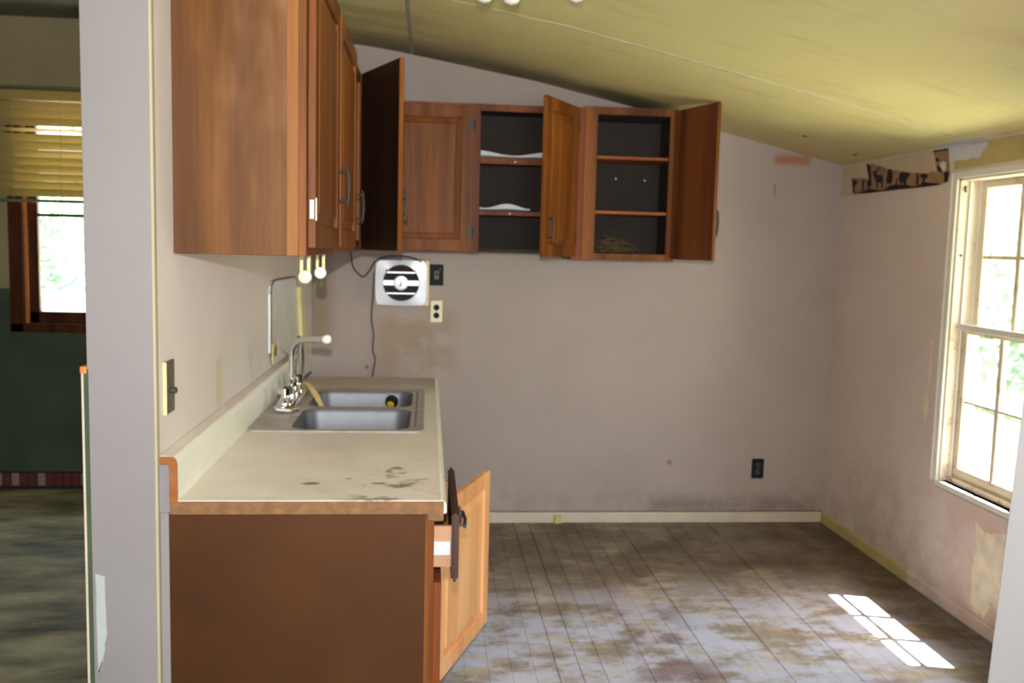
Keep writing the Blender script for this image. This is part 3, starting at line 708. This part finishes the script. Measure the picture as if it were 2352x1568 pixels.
# worktop with sink cut-out; profile extruded along y
SX0, SX1, SY0, SY1 = -.545, -.015, 2.885, 3.715     # cut-out
wt = thing('worktop', (-.27, 3.1, .87), 'cream laminate worktop with stains, raw chipboard end and rounded front edge', 'worktop')
XS = -.5556
ZC = .90
b = B()
b.box(XS-.002, SX0+.012, Y1, Y2, ZC-.032, ZC)           # strip at the wall
nose = [(SX1-.008, ZC-.032), (.045, ZC-.032), (.0505, ZC-.027), (.0513, ZC-.010), (.047, ZC-.002), (.040, ZC), (SX1-.008, ZC)]
b.prism(nose, Y1, Y2, 'y')
b.box(SX0+.012, SX1-.008, Y1, SY0+.012, ZC-.032, ZC).box(SX0+.012, SX1-.008, SY1-.012, Y2, ZC-.032, ZC)
b.build('top_board', 'worktop', wt)
# cream front nosing, slightly proud
B().prism([(.0380, ZC+.0004), (.046, ZC-.0012), (.0516, ZC-.0100), (.0522, ZC-.029), (.0470, ZC-.0325), (.0450, ZC-.028), (.044, ZC-.004)], Y1+.001, Y2-.001, 'y').build('front_edge', 'splash', wt)
# raw chipboard end, front part thicker
B().box(XS-.016, .046, Y1-.002, Y1+.0005, ZC-.032, ZC-.002).box(.008, .046, Y1-.002, Y1+.010, ZC-.050, ZC-.03, .004, 2).build('raw_end', 'chip', wt)
# backsplash: coved, with a curled-back top
prof = [(XS, ZC-.001), (XS, .985), (XS-.003, .995), (XS-.010, 1.001), (XL+.0015, 1.001), (XL+.0015, .985), (XS-.020, .983), (XS-.018, .975), (XS-.018, ZC-.032), (XS, ZC-.032)]
B().prism(prof, Y1+.001, Y2, 'y').build('backsplash', 'splash', wt, smooth=False)
B().prism([(a+(.0 if a < XS-.001 else .0002), z) for a, z in prof], Y1-.0015, Y1+.0015, 'y').build('backsplash_end', 'chip_orange', wt)
B().prism([(XS-.009, 1.0015), (XS-.009, 1.0005), (XL+.002, 1.0005), (XL+.002, 1.0018)], Y1+.003, Y2, 'y').build('splash_top_edge', 'worktop', wt)
# the grey gap-filler board between splash and wall
tag(B().box(XL+.0005, XS-.019, Y1+.002, Y1+.016, .872, .982).build('filler_board', 'mid_grey'), 'narrow grey strip behind the near end of the backsplash', 'strip')

sk = thing('kitchen_sink', (-.28, 3.30, .90), 'double bowl stainless steel sink set in the cream counter', 'sink')
# deck: rim frame and centre bridge
def rrect(x0, x1, y0, y1, r, n=6):
    pts = []
    for cx, cy, a0 in ((x1-r, y1-r, 0), (x0+r, y1-r, PI/2), (x0+r, y0+r, PI), (x1-r, y0+r, 3*PI/2)):
        for i in range(n+1):
            a = a0 + PI/2*i/n; pts.append((cx+r*math.cos(a), cy+r*math.sin(a)))
    return pts
BX0, BX1 = -.425, -.050
bowls = [(2.905, 3.270), (3.318, 3.675)]
b = B()
def slab(x0, x1, y0, y1): b.box(x0, x1, y0, y1, ZC+.0003, ZC+.0040)
outer = rrect(-.553, -.004, 2.868, 3.735, .03)
# rim ring: outer lip + flat deck made of slabs round the bowls
lo = [b._v((p[0], p[1], ZC+.0005)) for p in outer]; mi = [b._v((p[0]*.99-.0028, 3.30+(p[1]-3.30)*.992, ZC+.0062)) for p in outer]
for i in range(len(lo)): b.bm.faces.new((lo[i], lo[(i+1) % len(lo)], mi[(i+1) % len(lo)], mi[i]))
inn = [b._v((-.2785+(p[0]+.2785)*.965, 3.30+(p[1]-3.30)*.975, ZC+.0040)) for p in outer]
for i in range(len(lo)): b.bm.faces.new((mi[i], mi[(i+1) % len(lo)], inn[(i+1) % len(lo)], inn[i]))
# deck surface with two rounded holes
def ring_edges(vs): return [b.bm.edges.get((vs[i], vs[(i+1) % len(vs)])) or b.bm.edges.new((vs[i], vs[(i+1) % len(vs)])) for i in range(len(vs))]
ed = ring_edges(inn)
tops = []
for (ya, yb) in bowls:
    vs = [b._v((p[0], p[1], ZC+.0040)) for p in rrect(BX0, BX1, ya, yb, .055)]
    ed += ring_edges(vs)
bmesh.ops.triangle_fill(b.bm, use_beauty=True, use_dissolve=False, edges=ed)
b.build('sink_deck', 'steel_dull', sk, smooth=True)
for (ya, yb) in bowls:
    q = B(); prev = None
    D = .165
    for (ins, z) in ((0, .0040), (.003, -.001), (.006, -.01), (.010, -.06), (.016, -.12), (.026, -.150), (.05, -.163), (.11, -D)):
        vs = [q._v((p[0], p[1], ZC+z)) for p in rrect(BX0+ins, BX1-ins, ya+ins, yb-ins, max(.02, .055-ins*.2))]
        if prev:
            for i in range(len(vs)): q.bm.faces.new((prev[i], prev[(i+1) % len(vs)], vs[(i+1) % len(vs)], vs[i]))
        prev = vs
    q.bm.faces.new(prev)
    q.build('bowl', 'steel', sk, smooth=True)
    cyy = (ya+yb)/2
    B().lathe([(.001, .001), (.03, .001), (.043, .004), (.045, .002), (.045, 0)], (-.2375, cyy, ZC-D), 'z', 20).build('drain', 'iron', sk, smooth=True)
# grooves on the deck at the front side of bowls
B().tube([(-.033, 2.95, ZC+.0045), (-.033, 3.66, ZC+.0045)], .0015, 6).build('deck_groove', 'iron', sk)
# strainer with yellow plug, on its side against the far bowl's front corner
sn = thing('sink_plug', (-.135, 3.40, ZC-.10), 'black and yellow plug lying in the far sink bowl', 'plug')
Tp = Matrix.Translation((-.134, 3.625, ZC-.030)) @ Matrix.Rotation(-.25, 4, 'Z') @ Matrix.Rotation(.5, 4, 'X')
B(Tp).lathe([(.010, -.015), (.022, -.013), (.026, .0), (.024, .013), (.014, .016)], (0, 0, 0), 'y', 18).build('plug_body', 'black', sn, smooth=True)
B(Tp).lathe([(.004, -.024), (.013, -.022), (.015, -.016), (.012, -.012)], (0, 0, 0), 'y', 14).build('plug_grip', 'yellow', sn, smooth=True)
# a stick of yellow wood leaning into the bowl
tag(B().tube([(-.500, 3.74, ZC+.026), (-.46, 3.66, ZC+.028), (-.415, 3.52, ZC+.010), (-.372, 3.40, ZC-.03)], [.006, .010, .012, .008], 8).build('yellow_tube', 'yellow_stick', smooth=True),
    'short yellow tube lying over the edge of the far sink bowl', 'tube')

fa = thing('faucet', (-.49, 3.38, ZC+.004), 'chrome kitchen faucet with a raised spout on the wall side of the sink', 'faucet')
zf = ZC+.0045
B().box(-.520, -.452, 3.19, 3.58, zf, zf+.022, .010, 3).build('base_plate', 'chrome', fa, smooth=True)
B().lathe([(.026, 0), (.027, .02), (.020, .03), (.018, .055), (.022, .062), (.014, .072)], (-.486, 3.38, zf+.018), 'z', 16).build('spout_base', 'chrome', fa, smooth=True)
sp_pts = [(-.486, 3.38, zf+.08), (-.486, 3.38, zf+.17), (-.482, 3.375, zf+.20), (-.470, 3.365, zf+.222), (-.450, 3.345, zf+.234), (-.400, 3.29, zf+.244), (-.350, 3.235, zf+.250)]
B().tube(sp_pts, [.010, .010, .0105, .011, .0115, .0125, .0135], 14).build('spout', 'chrome', fa, smooth=True)
B().lathe([(.0135, -.006), (.0155, 0), (.0155, .014), (.011, .017)], (0, 0, 0), 'y', 14).build('tmp', 'white_plastic', fa)
tmp = fa.children[-1]; tmp.name = 'spout_tip_glint'; ORG.pop('tmp', None)  # spout end coloured plain white, painting in the flash glint
dirv = (Vector(sp_pts[-1])-Vector(sp_pts[-2])).normalized()
tmp.data.transform(Matrix.Translation(Vector(sp_pts[-1]) - Vector(ORG[fa.name])) @ dirv.to_track_quat('Y', 'Z').to_matrix().to_4x4() @ Matrix.Translation(Vector(ORG[fa.name])))
for p in tmp.data.polygons: p.use_smooth = True
for yy, s in ((3.235, -1), (3.535, 1)):
    h = B().lathe([(.024, 0), (.026, .012), (.017, .022), (.015, .036), (.026, .042), (.027, .062), (.018, .070)], (-.488, yy, zf+.016), 'z', 14)
    h.build('tap_handle', 'chrome', fa, smooth=True)
B().tube([(-.488, 3.19, zf+.012), (-.50, 3.165, zf+.012), (-.46, 3.16, zf+.012), (-.44, 3.19, zf+.012)], .009, 8).build('base_end', 'chrome', fa, smooth=True)
# hand sprayer hanging beside the spout
hs = thing('hand_sprayer', (-.50, 3.62, ZC+.004), 'chrome hand sprayer with looped hose standing just behind the faucet spout', 'sprayer')
B().lathe([(.022, 0), (.022, .012), (.014, .03), (.013, .05)], (-.515, 3.64, ZC+.0045), 'z', 14).build('sprayer_holder', 'chrome', hs, smooth=True)
B().tube([(-.515, 3.64, ZC+.05), (-.512, 3.63, ZC+.10), (-.500, 3.60, ZC+.17), (-.487, 3.585, ZC+.225), (-.478, 3.58, ZC+.215), (-.480, 3.60, ZC+.14), (-.486, 3.62, ZC+.08), (-.49, 3.63, ZC+.045)], [.008, .009, .012, .010, .009, .012, .010, .007], 10).build('hose_loop', 'chrome', hs, smooth=True)
B().tube([(-.530, 3.52, ZC+.010), (-.50, 3.72, ZC+.035), (-.477, 3.86, ZC+.05)], [.006, .010, .006], 8).build('lever', 'steel', hs, smooth=True)

# ================================================================== THINGS ON THE WALLS
# exhaust fan
fx0, fx1, fz0, fz1 = -.270, -.004, 1.166, 1.412; fcx, fcz = (fx0+fx1)/2, (fz0+fz1)/2
fan = thing('exhaust_fan', (fcx, YB, fcz), 'square wall exhaust fan with pale metal cover and round slotted grille', 'fan')
B().box(fx0-.001, fx1+.012, YB-.044, YB-.0005, fz0+.004, fz1-.004, .004).build('housing', 'cream_plastic', fan)
b = B(); N = 48; R = .0925; yf = YB-.062
def sq(a, hw, hh, bulge):
    c, s_ = math.cos(a), math.sin(a); m = max(abs(c)/hw, abs(s_)/hh); x_, z_ = c/m, s_/m
    # softly bowed sides
    x_ *= 1+bulge*(1-(z_/hh)**2); z_ *= 1+bulge*(1-(x_/(hw*1.06))**2 if abs(x_) < hw else 0)
    return x_, z_
outer = [sq(2*PI*i/N, .126, .112, .05) for i in range(N)]
o1 = [b._v((fcx+p[0]*1.03, YB-.045, fcz+p[1]*1.03)) for p in outer]; o2 = [b._v((fcx+p[0], yf, fcz+p[1])) for p in outer]
i1_ = [b._v((fcx+R*1.03*math.cos(2*PI*i/N), yf-.006, fcz+R*1.03*math.sin(2*PI*i/N))) for i in range(N)]
i2 = [b._v((fcx+R*math.cos(2*PI*i/N), yf, fcz+R*math.sin(2*PI*i/N))) for i in range(N)]
i3 = [b._v((fcx+R*math.cos(2*PI*i/N), yf+.02, fcz+R*math.sin(2*PI*i/N))) for i in range(N)]
for A, Q in ((o1, o2), (o2, i1_), (i1_, i2), (i2, i3)):
    for j in range(N): b.bm.faces.new((A[j], A[(j+1) % N], Q[(j+1) % N], Q[j]))
b.build('cover', 'fan_white', fan, smooth=True)
B().lathe([(R*.995, 0), (R*.995, .002), (.001, .002)], (fcx, yf+.0145, fcz), 'y', 40).build('grille_recess', 'void', fan)
def bar(z, h, name='grille_bar'):
    w = math.sqrt(max(0, R*R-z*z)); B().box(fcx-w+.001, fcx+w-.001, yf+.001, yf+.006, fcz+z-h/2, fcz+z+h/2, .001).build(name, 'fan_white', fan)
bar(.054, .008); bar(-.054, .008); bar(.0, .026)
B().lathe([(.036, .004), (.038, -.002), (.034, -.008), (.012, -.010)], (fcx, yf, fcz), 'y', 24).build('centre_boss', 'fan_white', fan, smooth=True)
B(Matrix.Translation((fcx+.001, yf-.0108, fcz)) @ Matrix.Rotation(.3, 4, 'Y')).box(-.0035, .0035, -.0008, .0008, -.017, .017, .0005).build('boss_mark', 'black', fan)
for sx in (-1, 1): B().lathe([(.002, -.009), (.007, -.006), (.008, .002)], (fcx+sx*.074, yf, fcz+.062), 'y', 10).build('screw', 'chrome', fan)
# cords
def cord(name, pts, r, mat, label):
    P = [Vector(p) for p in pts]; out = []
    for i in range(len(P)-1):
        p0, p1, p2, p3 = P[max(i-1, 0)], P[i], P[i+1], P[min(i+2, len(P)-1)]
        for k in range(6):
            t = k/6; out.append(.5*((2*p1)+(p2-p0)*t+(2*p0-5*p1+4*p2-p3)*t*t+(3*p1-p0-3*p2+p3)*t**3))
    out.append(P[-1]); return tag(B().tube(out, r, 6).build(name, mat, smooth=True), label, 'cord')
cord('power_cord', [(-.275, YB-.03, 1.34), (-.281, YB-.006, 1.28), (-.290, YB-.005, 1.10), (-.278, YB-.005, 1.02), (-.282, YB-.006, .93), (-.268, YB-.006, .88), (-.280, YB-.006, .78), (-.28, YB-.006, .40)], .0042, 'cord', 'dark grey cord hanging down the back wall left of the fan')
cord('looped_cord', [(-.40, YB-.01, 1.455), (-.388, YB-.02, 1.37), (-.352, YB-.02, 1.325), (-.328, YB-.02, 1.318), (-.30, YB-.03, 1.35), (-.272, YB-.05, 1.395), (-.22, YB-.070, 1.422), (-.14, YB-.072, 1.428), (-.07, YB-.070, 1.418), (-.03, YB-.068, 1.395)], .0036, 'cord_black', 'black cord looping from the cabinet over the top of the fan')
# switch, outlets
def plate(name, x0, x1, z0, z1, mat, label, cat, kind):
    t = thing(name, ((x0+x1)/2, YB, (z0+z1)/2), label, cat)
    B().box(x0, x1, YB-.007, YB-.0005, z0, z1, .003, 2).build('cover_plate', mat, t)
    cx, cz = (x0+x1)/2, (z0+z1)/2
    if kind == 'switch':
        B().box(cx-.012, cx+.012, YB-.009, YB-.006, cz-.022, cz+.022, .001).build('switch_frame', 'cord', t)
        B().box(cx-.005, cx+.005, YB-.018, YB-.007, cz-.003, cz+.012, .002).build('toggle', 'black', t)
        B().lathe([(.006, 0), (.006, -.003), (.003, -.004)], (cx+.018, YB-.007, cz+.03), 'y', 8).build('screw', 'cord', t)
    else:
        for s_ in (-1, 1):
            rc = B().lathe([(.0155, .001), (.016, -.002), (.014, -.003)], (cx, YB-.007, cz+s_*.0205), 'y', 16).build('receptacle', 'black' if kind == 'cream' else 'iron', t)
        B().lathe([(.003, 0), (.003, -.002)], (cx, YB-.007, cz), 'y', 8).build('screw', 'brass', t)
plate('wall_switch', .010, .082, 1.277, 1.388, 'black', 'black switch plate on the back wall just right of the fan', 'switch', 'switch')
plate('wall_outlet', .017, .080, 1.083, 1.199, 'ivory', 'cream outlet with two dark sockets below the black switch', 'outlet', 'cream')
plate('wall_outlet', 1.803, 1.872, .246, .358, 'black', 'black outlet low on the back wall near the right corner', 'outlet', 'black')
# switch on the left wall
sw = thing('wall_switch', (XL, 2.187, 1.146), 'tarnished switch plate on the left wall close to the partition end', 'switch')
B().box(XL, XL+.006, 2.152, 2.226, 1.085, 1.208, .002).build('cover_plate', 'brass', sw)
B().box(XL, XL+.0075, 2.149, 2.156, 1.085, 1.208, .002).build('cream_edge', 'cream_plastic', sw)
B().box(XL+.004, XL+.022, 2.183, 2.193, 1.132, 1.146, .003).build('toggle', 'iron', sw)
# clouded sheet with a cream edge strip and a broken bottom
mr = thing('broken_wall_mirror', (XL, 3.95, 1.18), 'shiny clouded mirror with rounded corner and jagged broken bottom on the left wall', 'mirror')
yN, yFm, zt = 3.55, 4.22, 1.338
pts = [(yN, 1.065), (yN, zt-.05), (yN+.012, zt-.018), (yN+.05, zt-.002), (yN+.12, zt), (yFm-.06, zt-.005), (yFm, zt-.02), (yFm+.02, 1.28), (yFm+.10, 1.03), (4.06, .985), (3.98, 1.01), (3.88, 1.035), (3.78, 1.06), (3.70, 1.105), (3.62, 1.09), (3.585, 1.055)]
B().prism(pts, XL+.0005, XL+.012, 'x').build('mirror_sheet', 'mirror', mr)
q = [(yN, 1.05), (yN, zt-.05), (yN+.012, zt-.018), (yN+.05, zt-.002), (yN+.12, zt), (yFm-.06, zt-.005), (yFm, zt-.02), (yFm+.03, 1.28)]
B().tube([(XL+.011, a, c) for a, c in q], .003, 6).build('dark_edge', 'cord', mr)
B().prism([(yFm+.02, 1.285), (yFm+.09, 1.27), (yFm+.30, 1.0), (yFm+.27, .955), (yFm+.12, .975), (yFm+.10, 1.03)], XL+.0005, XL+.028, 'x').build('side_strip', 'cream_plastic', mr)
B().prism([(3.585, 1.055), (3.62, 1.09), (3.60, 1.11), (yN+.005, 1.10), (yN+.005, 1.04), (3.57, 1.02)], XL+.0125, XL+.016, 'x').build('cream_corner', 'cream_plastic', mr)
B().prism([(3.62, 1.095), (3.645, 1.075), (3.63, 1.045), (3.61, 1.05)], XL+.0125, XL+.017, 'x').build('broken_bit', 'rust', mr)
# paper towel holder under the cabinet
ph = thing('paper_towel_holder', (-.33, 2.6, ZB), 'empty white paper towel holder under the left wall cabinet', 'holder')
for yy in (2.42, 2.76):
    B().box(-.327, -.319, yy-.004, yy+.004, 1.40, ZB+.011).box(-.309, -.301, yy-.004, yy+.004, 1.40, ZB+.011).build('arm', 'cream_plastic', ph)
    B().lathe([(.010, .0), (.016, .002), (.018, .008), (.015, .016), (.010, .020)], (-.314, yy-.010, 1.400), 'y', 18).build('end_cap', 'ivory' if yy < 2.5 else 'white_plastic', ph, smooth=True)
# ceiling light
clx, cly = .27, 2.98
lt = thing('ceiling_light', (clx, cly, ceil_z(clx)), 'ceiling light with bare white bulbs at the top edge', 'light')
B().lathe([(.07, .0), (.075, -.012), (.05, -.03), (.02, -.034)], (clx+.08, cly, ceil_z(clx)-.018), 'z', 20).build('canopy', 'brass', lt, smooth=True)
for i, (dx, dy, dzz) in enumerate(((-.022, .0, 0), (-.105, .04, .012), (.19, .05, .03))):
    B().tube([(clx+.08, cly, ceil_z(clx)-.045), (clx+dx, cly+dy, ceil_z(clx)-.042+dzz)], .009, 8).build('arm', 'brass', lt)
    zb = 2.274+dzz
    b = B().lathe([(.012, .052), (.014, .035), (.024, .018), (.030, 0), (.029, -.012), (.020, -.024), (.006, -.029)], (clx+dx, cly+dy, zb), 'z', 18)
    b.build('bulb', 'white_plastic', lt, smooth=True)

# ================================================================== WALLPAPER BORDER (right wall)
wp = thing('wallpaper_border', (XR, 4.3, 1.88), 'torn wallpaper border with black forest animal silhouettes high on the right wall', 'wallpaper')
BORDER = {'paper':[[(4.6038,1.9576),(4.5164,1.946),(4.4283,1.9277),(4.3709,1.9123),(4.2884,1.8979),(4.1833,1.8832),(4.0833,1.8706),(3.9975,1.8628),(3.9756,1.8709),(3.9296,1.8649),(3.9461,1.9049),(3.9715,1.9604),(3.8501,1.9578),(3.8426,1.9171),(3.8277,1.8524),(3.8378,1.8154),(3.8695,1.8104),(3.9128,1.8048),(4.0746,1.8049),(4.2239,1.8062),(4.384,1.8062),(4.5801,1.8061),(4.6789,1.8101),(4.7165,1.8078),(4.7338,1.8174),(4.7576,1.897),(4.6772,1.8885),(4.5662,1.8793),(4.5864,1.9184)]],'black':[[(4.7572,1.8941),(4.7333,1.8838),(4.6944,1.8768),(4.689,1.8607),(4.7165,1.8539),(4.7133,1.8076),(4.7306,1.8172)],[(4.6795,1.8144),(4.6061,1.8188),(4.5595,1.8301),(4.4873,1.8176),(4.4068,1.8102),(4.3435,1.8305),(4.3007,1.8318),(4.237,1.8265),(4.1856,1.8245),(4.1241,1.8117),(4.0851,1.8118),(4.0298,1.8257),(3.9826,1.8202),(3.8913,1.8094),(3.9128,1.8048),(4.0745,1.8042),(4.2239,1.8057),(4.384,1.8057),(4.58,1.8053),(4.6788,1.8092)],[(4.6002,1.9531),(4.5571,1.9439),(4.5462,1.907),(4.5394,1.8788),(4.5323,1.8479),(4.5472,1.8488),(4.5596,1.8746),(4.58,1.9151)],[(4.6327,1.8797),(4.6171,1.8772),(4.6122,1.8192),(4.6307,1.8202),(4.6327,1.8571)],[(4.5878,1.8626),(4.5652,1.8723),(4.5372,1.862),(4.5315,1.8423),(4.5516,1.838),(4.5527,1.8241),(4.5647,1.8248),(4.5708,1.8475)],[(4.4568,1.9301),(4.4475,1.9239),(4.4769,1.9099),(4.4873,1.9025),(4.4742,1.8906),(4.4284,1.8872),(4.4149,1.8701),(4.4132,1.816),(4.4217,1.8165),(4.4318,1.8496),(4.4665,1.8546),(4.4645,1.819),(4.4732,1.8195),(4.4879,1.8642),(4.5077,1.8821),(4.5225,1.9052),(4.5177,1.9131),(4.4888,1.9136)],[(4.3653,1.9119),(4.3319,1.9052),(4.3183,1.8633),(4.3282,1.8375),(4.3666,1.84),(4.3798,1.8569),(4.3738,1.8939)],[(4.2834,1.8608),(4.2754,1.8603),(4.2738,1.8288),(4.2898,1.8298)],[(4.2548,1.8822),(4.2192,1.886),(4.1673,1.8756),(4.1584,1.8648),(4.1797,1.8561),(4.1907,1.8441),(4.1851,1.8206),(4.2055,1.8219),(4.2128,1.8378),(4.2231,1.8385),(4.2262,1.8232),(4.237,1.8265),(4.2417,1.8423),(4.2608,1.8488),(4.2583,1.8695)],[(4.1002,1.8706),(4.0829,1.868),(4.0783,1.8514),(4.0806,1.8141),(4.0977,1.8151),(4.0979,1.8353)],[(4.0676,1.8607),(4.0444,1.8651),(4.004,1.8596),(4.0042,1.8437),(4.022,1.8376),(4.0298,1.8257),(4.0194,1.8176),(4.0479,1.8195),(4.0416,1.8439),(4.0659,1.8481)],[(3.9422,1.9262),(3.9238,1.9221),(3.9139,1.9141),(3.9219,1.9076),(3.9422,1.9094)],[(3.9331,1.8917),(3.9148,1.8878),(3.8954,1.8742),(3.8846,1.8591),(3.9208,1.8655)],[(3.969,1.959),(3.9105,1.9556),(3.8501,1.9578),(3.8493,1.9518),(3.9099,1.9507),(3.9671,1.9515)],[(3.8714,1.8581),(3.8326,1.8575),(3.8326,1.841),(3.84,1.8156),(3.8658,1.8149)]],'torn':[[(3.9075,1.8991),(3.8862,1.9045),(3.864,1.9001),(3.8562,1.8735),(3.8718,1.8605),(3.8856,1.8663),(3.9008,1.8819)]]}
def wpoly(key, name, mat, t):
    for p in BORDER[key]:
        B().prism(p, XR-t, XR-.0005, 'x').build(name, mat, wp)
wpoly('paper', 'border_paper', 'bordertan', .0030)
wpoly('black', 'silhouette', 'borderblack', .0038)
wpoly('torn', 'torn_flap', 'white_plaster', .0045)

# ================================================================== OUTSIDE
# ground
tag(B().box(-30, 40, -20, 60, -.60, -.45).build('lawn', 'grass'), 'grass outside the house', 'ground', kind='structure')
tag(B().box(-14, 2.0, 6.6, 13.0, -.449, -.40).build('driveway', 'gravel'), 'sunlit pale gravel drive outside the side room window', 'ground', kind='structure')
tag(B().box(-5.0, -.9, 7.6, 7.9, -.45, 1.03, .01).build('garden_wall', 'concrete'), 'low pale wall outside the side room window', 'wall')
# unseen eave over the right wall, overhang sized to cut the sun patch
struct(B().prism([(XR+.13, 2.02), (XR+.55, 1.90), (XR+.55, 2.02), (XR+.13, 2.2)], -2.2, 6, 'y').build('trim_eave_sunblock', 'shingle'), 'unseen roof eave outside the right wall, sized to cut the sunlight')
struct(B().box(-4.3, XR+.45, -2.3, 6.1, 2.78, 2.86).build('ceiling_roof_deck', 'shingle'), 'roof deck above the rooms')
def tree(name, x, y, h, r, n, label, seed, leaf='leaf', trunk=True, low=.3, group='shrubs and trees outside', sz=.10, cat='tree'):
    rg = random.Random(seed); t = thing(name, (x, y, -.45), label, cat)
    if trunk:
        B().tube([(x, y, -.46), (x+.05, y, h*.35-.45), (x-.05, y+.05, h*.75-.45)], [.11, .08, .04], 8).build('trunk', 'bark', t)
    b = B(); cz = -.45+h*(low+1)/2; rz = h*(1-low)/2
    lobes = [(rg.uniform(-.5, .5)*r, rg.uniform(-.5, .5)*r, rg.uniform(-.6, .6)*rz, rg.uniform(.35, .6)) for _ in range(9)]
    for i in range(n):
        L = rg.choice(lobes); a = rg.uniform(0, 2*PI); u = rg.uniform(-1, 1); q = rg.uniform(.55, 1)**.5*L[3]
        s_ = math.sqrt(1-u*u)
        p = Vector((x+L[0]+q*r*s_*math.cos(a), y+L[1]+q*r*s_*math.sin(a), cz+L[2]+q*rz*u))
        d = Vector((rg.uniform(-1, 1), rg.uniform(-1, 1), rg.uniform(-.6, .6))).normalized(); e = d.orthogonal().normalized()
        w = sz*rg.uniform(.6, 1.3)
        b.bm.faces.new([b._v(p), b._v(p+d*w*.5+e*w*.3), b._v(p+d*w), b._v(p+d*w*.5-e*w*.3)])
    f = b.build('foliage', leaf, t); f['kind'] = 'stuff'
    return t
k_ = 0
for (x, y, h, r, sd) in ((6.6, 5.2, 4.6, 1.5, 1), (7.4, 8.6, 5.2, 1.7, 2), (9.4, 12.6, 5.8, 2.0, 3), (12.8, 16.6, 6.6, 2.3, 4), (11.2, 8.2, 6.8, 2.0, 5), (4.6, 7.4, 1.9, .8, 6), (5.4, 9.6, 2.1, .9, 7)):
    lab = ['leafy tree nearest the right window', 'leafy tree second behind the right window', 'broad tree seen through the upper right window panes', 'tall tree furthest behind the right window', 'tall tree standing behind the nearest right hand tree', 'low bush nearest the right window', 'low round bush just behind the nearest bush outside the right window'][k_]; k_ += 1
    tree('garden_tree' if k_ < 6 else 'garden_bush', x, y, h, r, 3800, lab, sd, sz=.16, cat='tree' if k_ < 6 else 'bush', trunk=k_ < 6, low=.12)
k_ = 0
for (x, y, h, r, sd) in ((-6.1, 14.5, 3.0, 1.3, 11), (-3.2, 15.0, 2.6, 1.2, 12), (-10.2, 16.5, 4.6, 2.1, 13), (-5.0, 20.2, 5.8, 2.6, 14)):
    lab = ['green bush left of centre beyond the gravel drive', 'lower green bush right beyond the gravel drive', 'large bush at the left beyond the drive', 'tall green tree behind the bushes beyond the drive'][k_]; k_ += 1
    tree('garden_bush' if k_ < 4 else 'garden_tree', x, y, h, r, 3000, lab, sd, sz=.17, cat='bush' if k_ < 4 else 'tree', trunk=k_ == 4, low=.05)
tree('red_flower_bush', -3.0, 9.2, 2.1, .22, 300, 'red flowering shrub beyond the low wall outside the side room window', 21, 'redleaf', True, .75, sz=.10, cat='shrub')
